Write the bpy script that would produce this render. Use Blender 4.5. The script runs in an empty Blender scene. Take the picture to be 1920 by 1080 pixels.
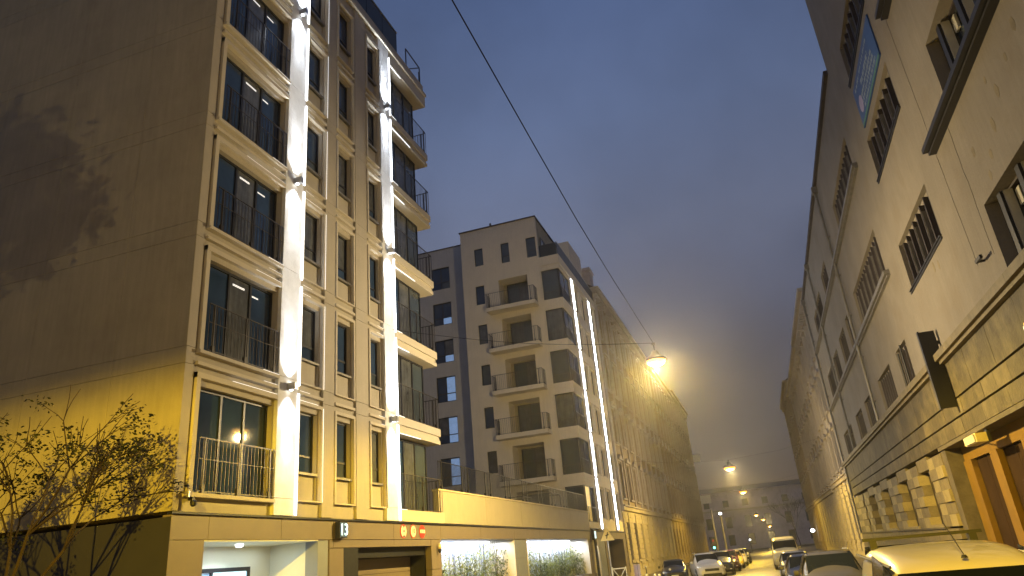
import bpy, math, random
from mathutils import Vector, Matrix
random.seed(7)
PI = math.pi
S = bpy.context.scene
COL = S.collection

# ------------------------------------------------------------------ camera
HC = 2.2
cd = bpy.data.cameras.new('camera'); cam = bpy.data.objects.new('camera', cd); COL.objects.link(cam)
S.camera = cam
cd.sensor_width = 36.0; cd.lens = 1306.679 / 1920 * 36; cd.clip_start = 0.05; cd.clip_end = 2000
def _axes():
    c = (960.0, 540.0); f = 1306.679
    def d(p): return Vector((p[0]-c[0], -(p[1]-c[1]), -f)).normalized()
    y = d((1442, 1010)); z = d((655, -2780)); z = (z - y*z.dot(y)).normalized(); x = y.cross(z)
    return Matrix((x, y, z))
cam.matrix_world = Matrix.Translation((0, 0, HC)) @ _axes().to_4x4()

# ------------------------------------------------------------------ sky
W = bpy.data.worlds.new('World'); S.world = W; W.use_nodes = True
nt = W.node_tree; nt.nodes.clear()
out = nt.nodes.new('ShaderNodeOutputWorld'); bg = nt.nodes.new('ShaderNodeBackground')
sky = nt.nodes.new('ShaderNodeTexSky'); sky.sky_type = 'NISHITA'; sky.sun_disc = False
sky.sun_elevation = math.radians(-3.0); sky.sun_rotation = math.radians(-60)
tc = nt.nodes.new('ShaderNodeTexCoord'); sep = nt.nodes.new('ShaderNodeSeparateXYZ')
ramp = nt.nodes.new('ShaderNodeValToRGB')
cr = ramp.color_ramp
cr.elements[0].position = 0.0; cr.elements[0].color = (0.050, 0.038, 0.040, 1)
cr.elements[1].position = 1.0; cr.elements[1].color = (0.045, 0.080, 0.19, 1)
for p, c in ((0.10, (0.045, 0.040, 0.055)), (0.24, (0.066, 0.068, 0.102)), (0.42, (0.116, 0.136, 0.212)), (0.56, (0.093, 0.128, 0.232)), (0.72, (0.058, 0.092, 0.198))):
    e = cr.elements.new(p); e.color = (*c, 1)
noi = nt.nodes.new('ShaderNodeTexNoise'); noi.inputs['Scale'].default_value = 2.2; noi.inputs['Detail'].default_value = 8
noi.inputs['Roughness'].default_value = 0.55
mr = nt.nodes.new('ShaderNodeMapRange'); mr.inputs['From Min'].default_value = 0.3; mr.inputs['From Max'].default_value = 0.7
mr.inputs['To Min'].default_value = 0.70; mr.inputs['To Max'].default_value = 1.25
mul = nt.nodes.new('ShaderNodeVectorMath'); mul.operation = 'SCALE'
mix = nt.nodes.new('ShaderNodeMixRGB'); mix.blend_type = 'ADD'; mix.inputs[0].default_value = 0.25
L = nt.links
L.new(tc.outputs['Generated'], sep.inputs[0]); L.new(sep.outputs['Z'], ramp.inputs[0])
L.new(tc.outputs['Generated'], noi.inputs['Vector']); L.new(noi.outputs[0], mr.inputs['Value'])
L.new(ramp.outputs[0], mul.inputs[0]); L.new(mr.outputs[0], mul.inputs['Scale'])
L.new(mul.outputs[0], mix.inputs[1]); L.new(sky.outputs[0], mix.inputs[2])
L.new(mix.outputs[0], bg.inputs[0]); bg.inputs[1].default_value = 1.0
L.new(bg.outputs[0], out.inputs[0])
S.view_settings.view_transform = 'Standard'; S.view_settings.look = 'None'
S.view_settings.gamma = 1.0; S.view_settings.exposure = 0.0; S.view_settings.use_curve_mapping = False
S.cycles.use_denoising = True
S.cycles.max_bounces = 6; S.cycles.diffuse_bounces = 3; S.cycles.glossy_bounces = 3
S.cycles.transmission_bounces = 4; S.cycles.volume_bounces = 0; S.cycles.transparent_max_bounces = 8
S.cycles.sample_clamp_indirect = 4.0; S.cycles.caustics_reflective = False; S.cycles.caustics_refractive = False

# ------------------------------------------------------------------ materials
def mat(name, col, rough=0.7, var=0.12, scale=3.0, bump=0.15, bscale=None, metal=0.0, spec=0.5,
        streak=0.0, emit=None, estr=0.0, coat=0.0, stain=None, stainamt=0.0, object_coords=True):
    m = bpy.data.materials.new(name); m.use_nodes = True
    n = m.node_tree.nodes; l = m.node_tree.links
    b = n['Principled BSDF']
    b.inputs['Roughness'].default_value = rough; b.inputs['Metallic'].default_value = metal
    b.inputs['Specular IOR Level'].default_value = spec; b.inputs['Coat Weight'].default_value = coat
    t = n.new('ShaderNodeTexCoord'); co = t.outputs['Object']
    nz = n.new('ShaderNodeTexNoise'); nz.inputs['Scale'].default_value = scale; nz.inputs['Detail'].default_value = 6
    nz.inputs['Roughness'].default_value = 0.62
    l.new(co, nz.inputs['Vector'])
    r = n.new('ShaderNodeValToRGB')
    d = tuple(c*(1-var) for c in col); h = tuple(min(1, c*(1+var)) for c in col)
    r.color_ramp.elements[0].position = 0.32; r.color_ramp.elements[0].color = (*d, 1)
    r.color_ramp.elements[1].position = 0.68; r.color_ramp.elements[1].color = (*h, 1)
    l.new(nz.outputs[0], r.inputs[0]); c_out = r.outputs[0]
    if streak > 0:   # rain streaks: noise stretched along z
        mp = n.new('ShaderNodeMapping'); mp.inputs['Scale'].default_value = (4.5, 4.5, 0.35)
        s = n.new('ShaderNodeTexNoise'); s.inputs['Scale'].default_value = 1.6; s.inputs['Detail'].default_value = 7
        s.inputs['Roughness'].default_value = 0.7
        l.new(co, mp.inputs[0]); l.new(mp.outputs[0], s.inputs['Vector'])
        sr = n.new('ShaderNodeMapRange'); sr.inputs['From Min'].default_value = 0.38; sr.inputs['From Max'].default_value = 0.66
        sr.inputs['To Min'].default_value = 1 - streak; sr.inputs['To Max'].default_value = 1.0
        l.new(s.outputs[0], sr.inputs['Value'])
        v = n.new('ShaderNodeVectorMath'); v.operation = 'SCALE'
        l.new(c_out, v.inputs[0]); l.new(sr.outputs[0], v.inputs['Scale']); c_out = v.outputs[0]
    if stain:
        s = n.new('ShaderNodeTexNoise'); s.inputs['Scale'].default_value = 0.55; s.inputs['Detail'].default_value = 8
        s.inputs['Roughness'].default_value = 0.68; l.new(co, s.inputs['Vector'])
        sr = n.new('ShaderNodeMapRange'); sr.inputs['From Min'].default_value = 0.5; sr.inputs['From Max'].default_value = 0.68
        sr.inputs['To Min'].default_value = 0; sr.inputs['To Max'].default_value = stainamt
        l.new(s.outputs[0], sr.inputs['Value'])
        mx = n.new('ShaderNodeMixRGB'); l.new(sr.outputs[0], mx.inputs[0]); l.new(c_out, mx.inputs[1])
        mx.inputs[2].default_value = (*stain, 1); c_out = mx.outputs[0]
    l.new(c_out, b.inputs['Base Color'])
    if bump > 0:
        bz = n.new('ShaderNodeTexNoise'); bz.inputs['Scale'].default_value = bscale or scale*8; bz.inputs['Detail'].default_value = 4
        l.new(co, bz.inputs['Vector'])
        bp = n.new('ShaderNodeBump'); bp.inputs['Strength'].default_value = bump; bp.inputs['Distance'].default_value = 0.02
        l.new(bz.outputs[0], bp.inputs['Height']); l.new(bp.outputs[0], b.inputs['Normal'])
    if emit:
        b.inputs['Emission Color'].default_value = (*emit, 1); b.inputs['Emission Strength'].default_value = estr
    return m

M = {}
M['white_render'] = mat('white_render', (0.62, 0.58, 0.50), 0.75, 0.04, 1.2, 0.12, 60, streak=0.07)
M['cream_panel'] = mat('cream_panel', (0.46, 0.42, 0.35), 0.7, 0.05, 1.5, 0.08, 50, streak=0.06)
M['pale_render'] = mat('pale_render', (0.84, 0.76, 0.60), 0.75, 0.04, 1.2, 0.12, 60, streak=0.08)
M['wing_render'] = mat('wing_render', (0.62, 0.60, 0.56), 0.75, 0.05, 1.2, 0.12, 60, streak=0.10)
M['cream_band'] = mat('cream_band', (0.58, 0.53, 0.43), 0.7, 0.04, 1.5, 0.08, 50)
M['pale_strip'] = mat('pale_strip', (0.76, 0.77, 0.78), 0.72, 0.08, 4, 0.25, 45)
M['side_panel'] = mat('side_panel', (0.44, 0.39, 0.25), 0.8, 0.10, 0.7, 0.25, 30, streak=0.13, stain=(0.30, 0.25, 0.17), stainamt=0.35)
M['brown_panel'] = mat('brown_panel', (0.20, 0.165, 0.135), 0.5, 0.06, 1.5, 0.05, 40)
M['dark_panel'] = mat('dark_panel', (0.035, 0.034, 0.040), 0.6, 0.1, 1.5, 0.05, 40)
M['grey_panel'] = mat('grey_panel', (0.25, 0.28, 0.36), 0.5, 0.06, 1.5, 0.05, 40)
M['dark_metal'] = mat('dark_metal', (0.022, 0.024, 0.032), 0.45, 0.15, 6, 0.03, metal=0.3)
M['frame_dark'] = mat('frame_dark', (0.018, 0.02, 0.03), 0.4, 0.12, 6, 0.0)
M['rail_metal'] = mat('rail_metal', (0.06, 0.055, 0.055), 0.42, 0.15, 6, 0.0, metal=0.4)
M['alu'] = mat('alu', (0.55, 0.56, 0.58), 0.35, 0.1, 6, 0.0, metal=0.8)
M['glass'] = mat('glass', (0.028, 0.055, 0.12), 0.03, 0.25, 0.9, 0.015, 1.2, spec=0.5)
M['glass_grey'] = mat('glass_grey', (0.05, 0.068, 0.085), 0.14, 0.25, 0.7, 0.02, 1.2, spec=0.8)
M['curtain'] = mat('curtain', (0.11, 0.12, 0.13), 0.22, 0.35, 2.2, 0.0, spec=0.9, streak=0.4)
M['rail_glass'] = mat('rail_glass', (0.022, 0.030, 0.042), 0.3, 0.1, 1.0, 0.0, spec=0.15)
M['lit_blue'] = mat('lit_blue', (0.2, 0.3, 0.4), 0.3, 0.3, 2.5, 0, emit=(0.30, 0.48, 0.85), estr=0.42)
M['lit_warm'] = mat('lit_warm', (0.4, 0.3, 0.1), 0.3, 0.4, 2.5, 0, emit=(1.0, 0.62, 0.10), estr=0.5)
M['plaster_old'] = mat('plaster_old', (0.25, 0.222, 0.182), 0.85, 0.12, 0.5, 0.6, 14, streak=0.12, stain=(0.20, 0.165, 0.12), stainamt=0.6)
M['plaster_far'] = mat('plaster_far', (0.44, 0.39, 0.32), 0.88, 0.10, 0.3, 0.15, 6, streak=0.10, stain=(0.24, 0.20, 0.16), stainamt=0.4)
M['plaster_ochre'] = mat('plaster_ochre', (0.33, 0.26, 0.16), 0.88, 0.10, 0.3, 0.15, 6, streak=0.10, stain=(0.18, 0.14, 0.09), stainamt=0.4)
M['plaster_pale'] = mat('plaster_pale', (0.64, 0.57, 0.60), 0.88, 0.12, 0.3, 0.2, 8, streak=0.2, stain=(0.25, 0.22, 0.2), stainamt=0.5)
M['stone'] = mat('stone', (0.17, 0.14, 0.08), 0.7, 0.30, 2.2, 0.55, 14, stain=(0.12, 0.10, 0.07), stainamt=0.55)
M['stone_light'] = mat('stone_light', (0.30, 0.25, 0.13), 0.7, 0.22, 2.2, 0.5, 14, stain=(0.2, 0.17, 0.1), stainamt=0.5)
M['stone_mid'] = mat('stone_mid', (0.215, 0.175, 0.10), 0.7, 0.28, 2.2, 0.5, 14, stain=(0.13, 0.11, 0.07), stainamt=0.5)
M['stone_band'] = mat('stone_band', (0.085, 0.070, 0.042), 0.75, 0.35, 1.6, 0.6, 12, streak=0.3, stain=(0.19, 0.16, 0.09), stainamt=0.75)
M['stone_band_pale'] = mat('stone_band_pale', (0.12, 0.10, 0.06), 0.75, 0.35, 1.6, 0.6, 12, streak=0.3, stain=(0.22, 0.18, 0.10), stainamt=0.7)
M['stone_dark'] = mat('stone_dark', (0.10, 0.085, 0.065), 0.75, 0.3, 2.2, 0.5, 14)
M['joint'] = mat('joint', (0.035, 0.03, 0.025), 0.9, 0.2, 4, 0.2)
M['fin'] = mat('fin', (0.055, 0.045, 0.045), 0.6, 0.2, 3, 0.1)
M['fin_pale'] = mat('fin_pale', (0.55, 0.52, 0.42), 0.6, 0.1, 3, 0.1)
M['shutter_brown'] = mat('shutter_brown', (0.055, 0.04, 0.032), 0.6, 0.2, 2, 0.15)
M['orange_wood'] = mat('orange_wood', (0.17, 0.095, 0.007), 0.8, 0.12, 2.0, 0.1, 20)
M['door_dark'] = mat('door_dark', (0.035, 0.02, 0.012), 0.9, 0.2, 1.2, 0.1, spec=0.1)
M['zinc'] = mat('zinc', (0.22, 0.21, 0.19), 0.5, 0.2, 3, 0.1, metal=0.4)
M['roof'] = mat('roof', (0.06, 0.05, 0.045), 0.8, 0.2, 2, 0.3)
M['asphalt'] = mat('asphalt', (0.048, 0.042, 0.036), 0.46, 0.5, 1.2, 0.8, 40, spec=0.3)
M['paving'] = mat('paving', (0.13, 0.115, 0.095), 0.55, 0.25, 1.4, 0.4, 20)
M['kerb'] = mat('kerb', (0.22, 0.2, 0.17), 0.7, 0.2, 3, 0.3)
M['ground'] = mat('ground', (0.05, 0.045, 0.035), 0.8, 0.3, 0.4, 0.4)
M['lobby_wall'] = mat('lobby_wall', (0.74, 0.76, 0.70), 0.55, 0.02, 2, 0.02)
M['lobby_tile'] = mat('lobby_tile', (0.5, 0.5, 0.48), 0.3, 0.05, 2, 0.02)
M['planter_back'] = mat('planter_back', (0.62, 0.66, 0.74), 0.4, 0.08, 2, 0.02)
M['planter_violet'] = mat('planter_violet', (0.42, 0.47, 0.62), 0.4, 0.08, 2, 0.02)
M['leaf'] = mat('leaf', (0.075, 0.11, 0.022), 0.6, 0.5, 9, 0.0)
M['leaf_pale'] = mat('leaf_pale', (0.24, 0.27, 0.06), 0.5, 0.45, 14, 0.0)
M['leaf_dark'] = mat('leaf_dark', (0.016, 0.020, 0.008), 0.7, 0.4, 5, 0.0)
M['bark'] = mat('bark', (0.035, 0.022, 0.014), 0.85, 0.3, 12, 0.6, 40)
M['wire'] = mat('wire', (0.02, 0.02, 0.022), 0.95, 0.1, 5, 0, spec=0.0)
M['led'] = mat('led', (0.9, 0.9, 0.9), 0.4, 0, 1, 0, emit=(0.88, 0.93, 1.0), estr=7.0)
M['trim_glint'] = mat('trim_glint', (0.9, 0.9, 0.9), 0.4, 0, 1, 0, emit=(0.90, 0.93, 0.95), estr=1.6)  # painted glow for pilaster light grazing the window mouldings
M['soft_glint'] = mat('soft_glint', (0.9, 0.9, 0.9), 0.4, 0.3, 3, 0, emit=(0.92, 0.93, 0.92), estr=0.75)  # weaker painted glow: grazed mouldings, and room lights drawn on the panes
M['led_core'] = mat('led_core', (0.9, 0.9, 0.9), 0.4, 0, 1, 0, emit=(0.85, 0.90, 1.0), estr=22.0)
M['lamp_glow'] = mat('lamp_glow', (0.9, 0.7, 0.3), 0.4, 0, 1, 0, emit=(1.0, 0.42, 0.05), estr=8.0)
M['lamp_glow_far'] = mat('lamp_glow_far', (0.9, 0.7, 0.3), 0.4, 0, 1, 0, emit=(1.0, 0.32, 0.03), estr=4.0)
M['white_glow'] = mat('white_glow', (0.9, 0.9, 0.9), 0.4, 0, 1, 0, emit=(0.9, 0.95, 1.0), estr=10.0)
M['cyan_glow'] = mat('cyan_glow', (0.6, 0.8, 0.9), 0.4, 0, 1, 0, emit=(0.62, 0.92, 1.0), estr=1.3)
M['green_glow'] = mat('green_glow', (0.2, 0.8, 0.6), 0.4, 0, 1, 0, emit=(0.1, 0.95, 0.6), estr=8.0)
M['red_glow'] = mat('red_glow', (0.8, 0.1, 0.1), 0.4, 0, 1, 0, emit=(1.0, 0.05, 0.04), estr=3.0)
M['red'] = mat('red', (0.62, 0.035, 0.02), 0.45, 0.08, 4, 0, emit=(0.8, 0.04, 0.01), estr=0.35)
M['sign_face'] = mat('sign_face', (0.8, 0.68, 0.45), 0.4, 0.03, 4, 0, emit=(1.0, 0.62, 0.22), estr=0.45)
M['sign_yellow'] = mat('sign_yellow', (0.85, 0.74, 0.42), 0.45, 0.05, 4, 0)
M['sign_white'] = mat('sign_white', (0.72, 0.72, 0.68), 0.45, 0.05, 4, 0)
M['black'] = mat('black', (0.012, 0.012, 0.014), 0.5, 0.1, 4, 0)
M['sign_blue'] = mat('sign_blue', (0.035, 0.09, 0.26), 0.5, 0.12, 2, 0)
M['sign_text'] = mat('sign_text', (0.30, 0.36, 0.42), 0.6, 0.2, 8, 0)
M['sign_green'] = mat('sign_green', (0.10, 0.25, 0.20), 0.6, 0.2, 8, 0)
M['white_metal'] = mat('white_metal', (0.7, 0.7, 0.66), 0.4, 0.06, 4, 0)
M['violet_cloth'] = mat('violet_cloth', (0.42, 0.38, 0.58), 0.8, 0.1, 4, 0)
M['blue_cloth'] = mat('blue_cloth', (0.10, 0.12, 0.38), 0.8, 0.1, 4, 0)
M['tyre'] = mat('tyre', (0.018, 0.018, 0.018), 0.75, 0.1, 8, 0.1)
M['rim'] = mat('rim', (0.35, 0.35, 0.36), 0.3, 0.1, 8, 0, metal=0.9)
M['car_glass'] = mat('car_glass', (0.006, 0.008, 0.012), 0.12, 0.1, 3, 0, spec=0.12)
M['headlight'] = mat('headlight', (0.75, 0.76, 0.78), 0.12, 0.1, 8, 0, spec=1.0, coat=1.0)
M['red_lens'] = mat('red_lens', (0.4, 0.02, 0.02), 0.2, 0.1, 8, 0, coat=1.0)
M['plate'] = mat('plate', (0.75, 0.75, 0.72), 0.4, 0.03, 8, 0)
def paint(name, c, rough=0.28): M[name] = mat(name, c, rough, 0.03, 2, 0.0, coat=0.8, spec=0.6)
paint('paint_white', (0.72, 0.71, 0.68)); paint('paint_van', (0.70, 0.64, 0.42), 0.4); paint('paint_black', (0.012, 0.013, 0.02))
paint('paint_grey', (0.040, 0.038, 0.038), 0.4); paint('paint_navy', (0.02, 0.03, 0.07)); paint('paint_red', (0.09, 0.015, 0.02))
paint('paint_yellow', (0.55, 0.42, 0.05)); paint('paint_silver', (0.35, 0.35, 0.35))

# ------------------------------------------------------------------ helpers
OFF = {}
class MB:
    def __init__(s): s.v = []; s.f = []
    def quad(s, *p):
        i = len(s.v); s.v += [tuple(q) for q in p]; s.f.append(tuple(range(i, i+len(p)))); return s
    def box(s, x0, x1, y0, y1, z0, z1):
        x0, x1 = min(x0, x1), max(x0, x1); y0, y1 = min(y0, y1), max(y0, y1); z0, z1 = min(z0, z1), max(z0, z1)
        i = len(s.v)
        s.v += [(x0,y0,z0),(x1,y0,z0),(x1,y1,z0),(x0,y1,z0),(x0,y0,z1),(x1,y0,z1),(x1,y1,z1),(x0,y1,z1)]
        s.f += [tuple(i+k for k in q) for q in ((0,3,2,1),(4,5,6,7),(0,1,5,4),(1,2,6,5),(2,3,7,6),(3,0,4,7))]
        return s
    def bar(s, a, b, r, n=6, r2=None):
        a = Vector(a); b = Vector(b); d = (b-a)
        if d.length < 1e-6: return s
        d.normalize(); u = d.orthogonal().normalized(); w = d.cross(u)
        r2 = r if r2 is None else r2; i = len(s.v)
        for c, rr in ((a, r), (b, r2)):
            for k in range(n):
                t = 2*PI*k/n; s.v.append(tuple(c + u*math.cos(t)*rr + w*math.sin(t)*rr))
        for k in range(n):
            k2 = (k+1) % n; s.f.append((i+k, i+k2, i+n+k2, i+n+k))
        s.f.append(tuple(i+n-1-k for k in range(n))); s.f.append(tuple(i+n+k for k in range(n)))
        return s
    def lathe(s, c, prof, n=16, axis='z'):
        i = len(s.v); m = len(prof)
        for (r, h) in prof:
            for k in range(n):
                t = 2*PI*k/n; p = (math.cos(t)*r, math.sin(t)*r, h)
                if axis == 'x': p = (h, p[0], p[1])
                if axis == 'y': p = (p[0], h, p[1])
                s.v.append((c[0]+p[0], c[1]+p[1], c[2]+p[2]))
        for j in range(m-1):
            for k in range(n):
                k2 = (k+1) % n; s.f.append((i+j*n+k, i+j*n+k2, i+(j+1)*n+k2, i+(j+1)*n+k))
        s.f.append(tuple(i+n-1-k for k in range(n))); s.f.append(tuple(i+(m-1)*n+k for k in range(n)))
        return s
    def prism(s, pts, d0, d1, mapf):   # pts 2-D outline, mapf(u, z, d) -> world
        i = len(s.v); n = len(pts)
        for d in (d0, d1):
            for (u, z) in pts: s.v.append(tuple(mapf(u, z, d)))
        s.f.append(tuple(i+k for k in range(n))); s.f.append(tuple(i+n+n-1-k for k in range(n)))
        for k in range(n):
            k2 = (k+1) % n; s.f.append((i+k, i+n+k, i+n+k2, i+k2))
        return s
    def build(s, name, m, parent=None, smooth=False, bevel=0.0):
        me = bpy.data.meshes.new(name)
        o_ = OFF.get(parent.name, Vector((0, 0, 0))) if parent else Vector((0, 0, 0))
        me.from_pydata([(v[0]-o_.x, v[1]-o_.y, v[2]-o_.z) for v in s.v], [], s.f)
        me.materials.append(M[m]); me.validate(); 
        import bmesh
        bm = bmesh.new(); bm.from_mesh(me); bmesh.ops.recalc_face_normals(bm, faces=bm.faces); bm.to_mesh(me); bm.free()
        if smooth:
            for p in me.polygons: p.use_smooth = True
        o = bpy.data.objects.new(name, me); COL.objects.link(o)
        if parent: o.parent = parent; OFF[o.name] = o_
        if bevel > 0:
            md = o.modifiers.new('bevel', 'BEVEL'); md.width = bevel; md.segments = 2; md.limit_method = 'ANGLE'
        return o
def inst(name, me, pos, parent):
    o = bpy.data.objects.new(name, me); COL.objects.link(o); o.parent = parent
    f = OFF.get(parent.name, Vector((0, 0, 0))); o.location = Vector(pos) - f
    return o
def thing(name, label, cat, loc=(0, 0, 0), rz=0.0, group=None, world_coords=True):
    o = bpy.data.objects.new(name, None); COL.objects.link(o); o.location = loc; o.rotation_euler = (0, 0, rz)
    o.empty_display_size = 0.3
    o['label'] = label; o['category'] = cat
    if group: o['group'] = group
    OFF[o.name] = Vector(loc) if world_coords else Vector((0, 0, 0))
    return o
def tag(o, label, cat, group=None):
    o['label'] = label; o['category'] = cat
    if group: o['group'] = group
    return o
def structure(name, mb, m):
    o = mb.build(name, m); o['kind'] = 'structure'; return o
class Plane:      # a facade: u runs along it, d is the distance out of it
    def __init__(s, kind, c): s.k = kind; s.c = c
    def P(s, u, z, d=0):
        if s.k == '+x': return (s.c+d, u, z)
        if s.k == '-x': return (s.c-d, u, z)
        return (u, s.c-d, z)           # '-y'
    def box(s, mb, u0, u1, z0, z1, d0, d1):
        a = s.P(u0, z0, d0); b = s.P(u1, z1, d1); return mb.box(a[0], b[0], a[1], b[1], a[2], b[2])
    def holes(s, mb, u0, u1, z0, z1, hs, d0, d1):   # slab with rectangular holes, cells butted end to end
        us = sorted({u0, u1, *[min(max(h[i], u0), u1) for h in hs for i in (0, 1)]})
        zs = sorted({z0, z1, *[min(max(h[i], z0), z1) for h in hs for i in (2, 3)]})
        for i in range(len(us)-1):
            j = 0
            while j < len(zs)-1:
                def solid(jj):
                    cu = (us[i]+us[i+1])/2; cz = (zs[jj]+zs[jj+1])/2
                    return not any(h[0] < cu < h[1] and h[2] < cz < h[3] for h in hs)
                if solid(j):
                    k = j
                    while k+1 < len(zs)-1 and solid(k+1): k += 1
                    s.box(mb, us[i], us[i+1], zs[j], zs[k+1], d0, d1); j = k+1
                else: j += 1
        return mb
def window(pl, parent, u0, u1, z0, z1, depth, cols=2, rows=1, glass='glass', frame='frame_dark', bar=0.05, name='window', glasses=None, transom=None):
    f = MB(); d1 = -depth+0.06; d0 = -depth
    pl.box(f, u0, u1, z0, z0+bar, d0, d1); pl.box(f, u0, u1, z1-bar, z1, d0, d1)
    pl.box(f, u0, u0+bar, z0+bar, z1-bar, d0, d1); pl.box(f, u1-bar, u1, z0+bar, z1-bar, d0, d1)
    w = (u1-u0-2*bar)/cols
    for k in range(1, cols): pl.box(f, u0+bar+w*k-bar/2, u0+bar+w*k+bar/2, z0+bar, z1-bar, d0, d1+0.004)
    zt = [z0+bar, z1-bar]
    if transom: zt.insert(1, z0+(z1-z0)*transom)
    for t in zt[1:-1]: pl.box(f, u0+bar, u1-bar, t-bar/2, t+bar/2, d0, d1+0.002)
    fo = f.build(name, frame, parent)
    k = 0
    for c in range(cols):
        for r in range(len(zt)-1):
            g = MB(); g_ = glasses[k % len(glasses)] if glasses else glass; k += 1
            pl.box(g, u0+bar+w*c+0.01, u0+bar+w*(c+1)-0.01, zt[r]+0.01, zt[r+1]-0.01, d0+0.01, d0+0.03)
            g.build('pane', g_, fo)
    return fo
BAL = {}
def railing(parent, a, b, z0, h, step=0.11, posts=3, mid=0.7, r=0.008, name='railing', m='rail_metal', share=True):
    """straight railing from a=(x,y) to b=(x,y); balusters share one mesh"""
    a = Vector((a[0], a[1], 0)); b = Vector((b[0], b[1], 0)); d = b-a; n = max(2, int(d.length/step))
    f = MB()
    for zz, rr in ((z0+h, 0.018), (z0+0.04, 0.014)) + (((z0+mid, 0.011),) if mid else ()):
        f.bar((a.x, a.y, zz), (b.x, b.y, zz), rr, 4)
    for k in range(posts):
        p = a + d*((k+0.15)/(posts-0.7) if posts > 1 else 0.5)
        f.bar((p.x, p.y, z0), (p.x, p.y, z0+h), 0.024, 4); f.box(p.x-0.05, p.x+0.03, p.y-0.035, p.y+0.035, z0-0.02, z0+0.16)
    if not share:
        for k in range(n+1):
            p = a+d*(k/n); f.bar((p.x, p.y, z0+0.04), (p.x, p.y, z0+h), r, 4)
        return f.build(name, m, parent)
    o = f.build(name, m, parent)
    key = (round(h, 2), r, m)
    if key not in BAL:
        q = MB(); q.bar((0, 0, 0.04), (0, 0, h), r, 4)
        me = bpy.data.meshes.new('baluster'); me.from_pydata(q.v, [], q.f); me.materials.append(M[m]); BAL[key] = me
    for k in range(n+1):
        p = a+d*(k/n); inst('baluster', BAL[key], (p.x, p.y, z0), o)
    return o
def spot(name, loc, target, power, color, size, blend, r=0.1):
    l = bpy.data.lights.new(name, 'SPOT'); l.energy = power; l.color = color; l.spot_size = math.radians(size)
    l.spot_blend = blend; l.shadow_soft_size = r
    o = bpy.data.objects.new(name, l); COL.objects.link(o); o.location = loc
    o.rotation_euler = (Vector(target)-Vector(loc)).to_track_quat('-Z', 'Y').to_euler(); return o
def point(name, loc, power, color, r=0.15):
    l = bpy.data.lights.new(name, 'POINT'); l.energy = power; l.color = color; l.shadow_soft_size = r
    o = bpy.data.objects.new(name, l); COL.objects.link(o); o.location = loc; return o
def area(name, loc, target, power, color, sx, sy):
    l = bpy.data.lights.new(name, 'AREA'); l.energy = power; l.color = color; l.shape = 'RECTANGLE'; l.size = sx; l.size_y = sy
    o = bpy.data.objects.new(name, l); COL.objects.link(o); o.location = loc
    o.rotation_euler = (Vector(target)-Vector(loc)).to_track_quat('-Z', 'Y').to_euler(); return o
FONT = {}
def text(s_, size, m, parent, loc, rot, depth=0.01, name='lettering', sx=1.0):
    c = bpy.data.curves.new(name, 'FONT'); c.body = s_; c.size = size; c.extrude = depth; c.align_x = 'CENTER'; c.align_y = 'CENTER'
    c.resolution_u = 3; c.materials.append(M[m])
    o = bpy.data.objects.new(name, c); COL.objects.link(o)
    o.rotation_euler = rot; o.scale = (sx, 1, 1)
    bpy.context.view_layer.update()
    me = bpy.data.meshes.new_from_object(o.evaluated_get(bpy.context.evaluated_depsgraph_get()))
    bpy.data.objects.remove(o); o = bpy.data.objects.new(name, me); COL.objects.link(o)
    o.rotation_euler = rot; o.scale = (sx, 1, 1)
    o.parent = parent; o.location = Vector(loc) - OFF.get(parent.name, Vector((0, 0, 0)))
    return o

# ------------------------------------------------------------------ ground, road, pavements
structure('ground', MB().quad((-500, -300, -0.06), (500, -300, -0.06), (500, 700, -0.06), (-500, 700, -0.06)), 'ground')
structure('road', MB().quad((-5.0, -60, 0), (2.75, -60, 0), (2.75, 150, 0), (-5.0, 150, 0)).quad((-80, 150, 0), (80, 150, 0), (80, 178, 0), (-80, 178, 0)), 'asphalt')
mb = MB(); mb.box(-11.6, -5.14, -60, 146, -0.05, 0.12); structure('pavement', mb, 'paving')
mb = MB(); mb.box(2.89, 8.5, -60, 146, -0.05, 0.12); structure('pavement', mb, 'paving')
mb = MB()
for k in range(0, 103):
    mb.box(-5.138, -5.0, -60+k*2, -60+k*2+1.985, -0.05, 0.13); mb.box(2.75, 2.888, -60+k*2, -60+k*2+1.985, -0.05, 0.13)
structure('kerb', mb, 'kerb')
structure('park_lawn', MB().box(-80, 80, 178.2, 201, -0.05, 0.10), 'ground')

# ------------------------------------------------------------------ haze
hb = MB().box(-70, 70, -30, 236, -1.2, 33)
hz = hb.build('haze', 'black'); hz['kind'] = 'stuff'
hm = bpy.data.materials.new('haze_air'); hm.use_nodes = True; hn = hm.node_tree.nodes; hn.clear()
ho = hn.new('ShaderNodeOutputMaterial'); hv = hn.new('ShaderNodeVolumePrincipled')
hv.inputs['Color'].default_value = (0.85, 0.86, 0.9, 1); hv.inputs['Density'].default_value = 0.0009; hv.inputs['Anisotropy'].default_value = 0.86
hm.node_tree.links.new(hv.outputs[0], ho.inputs['Volume']); hz.data.materials.clear(); hz.data.materials.append(hm)

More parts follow.
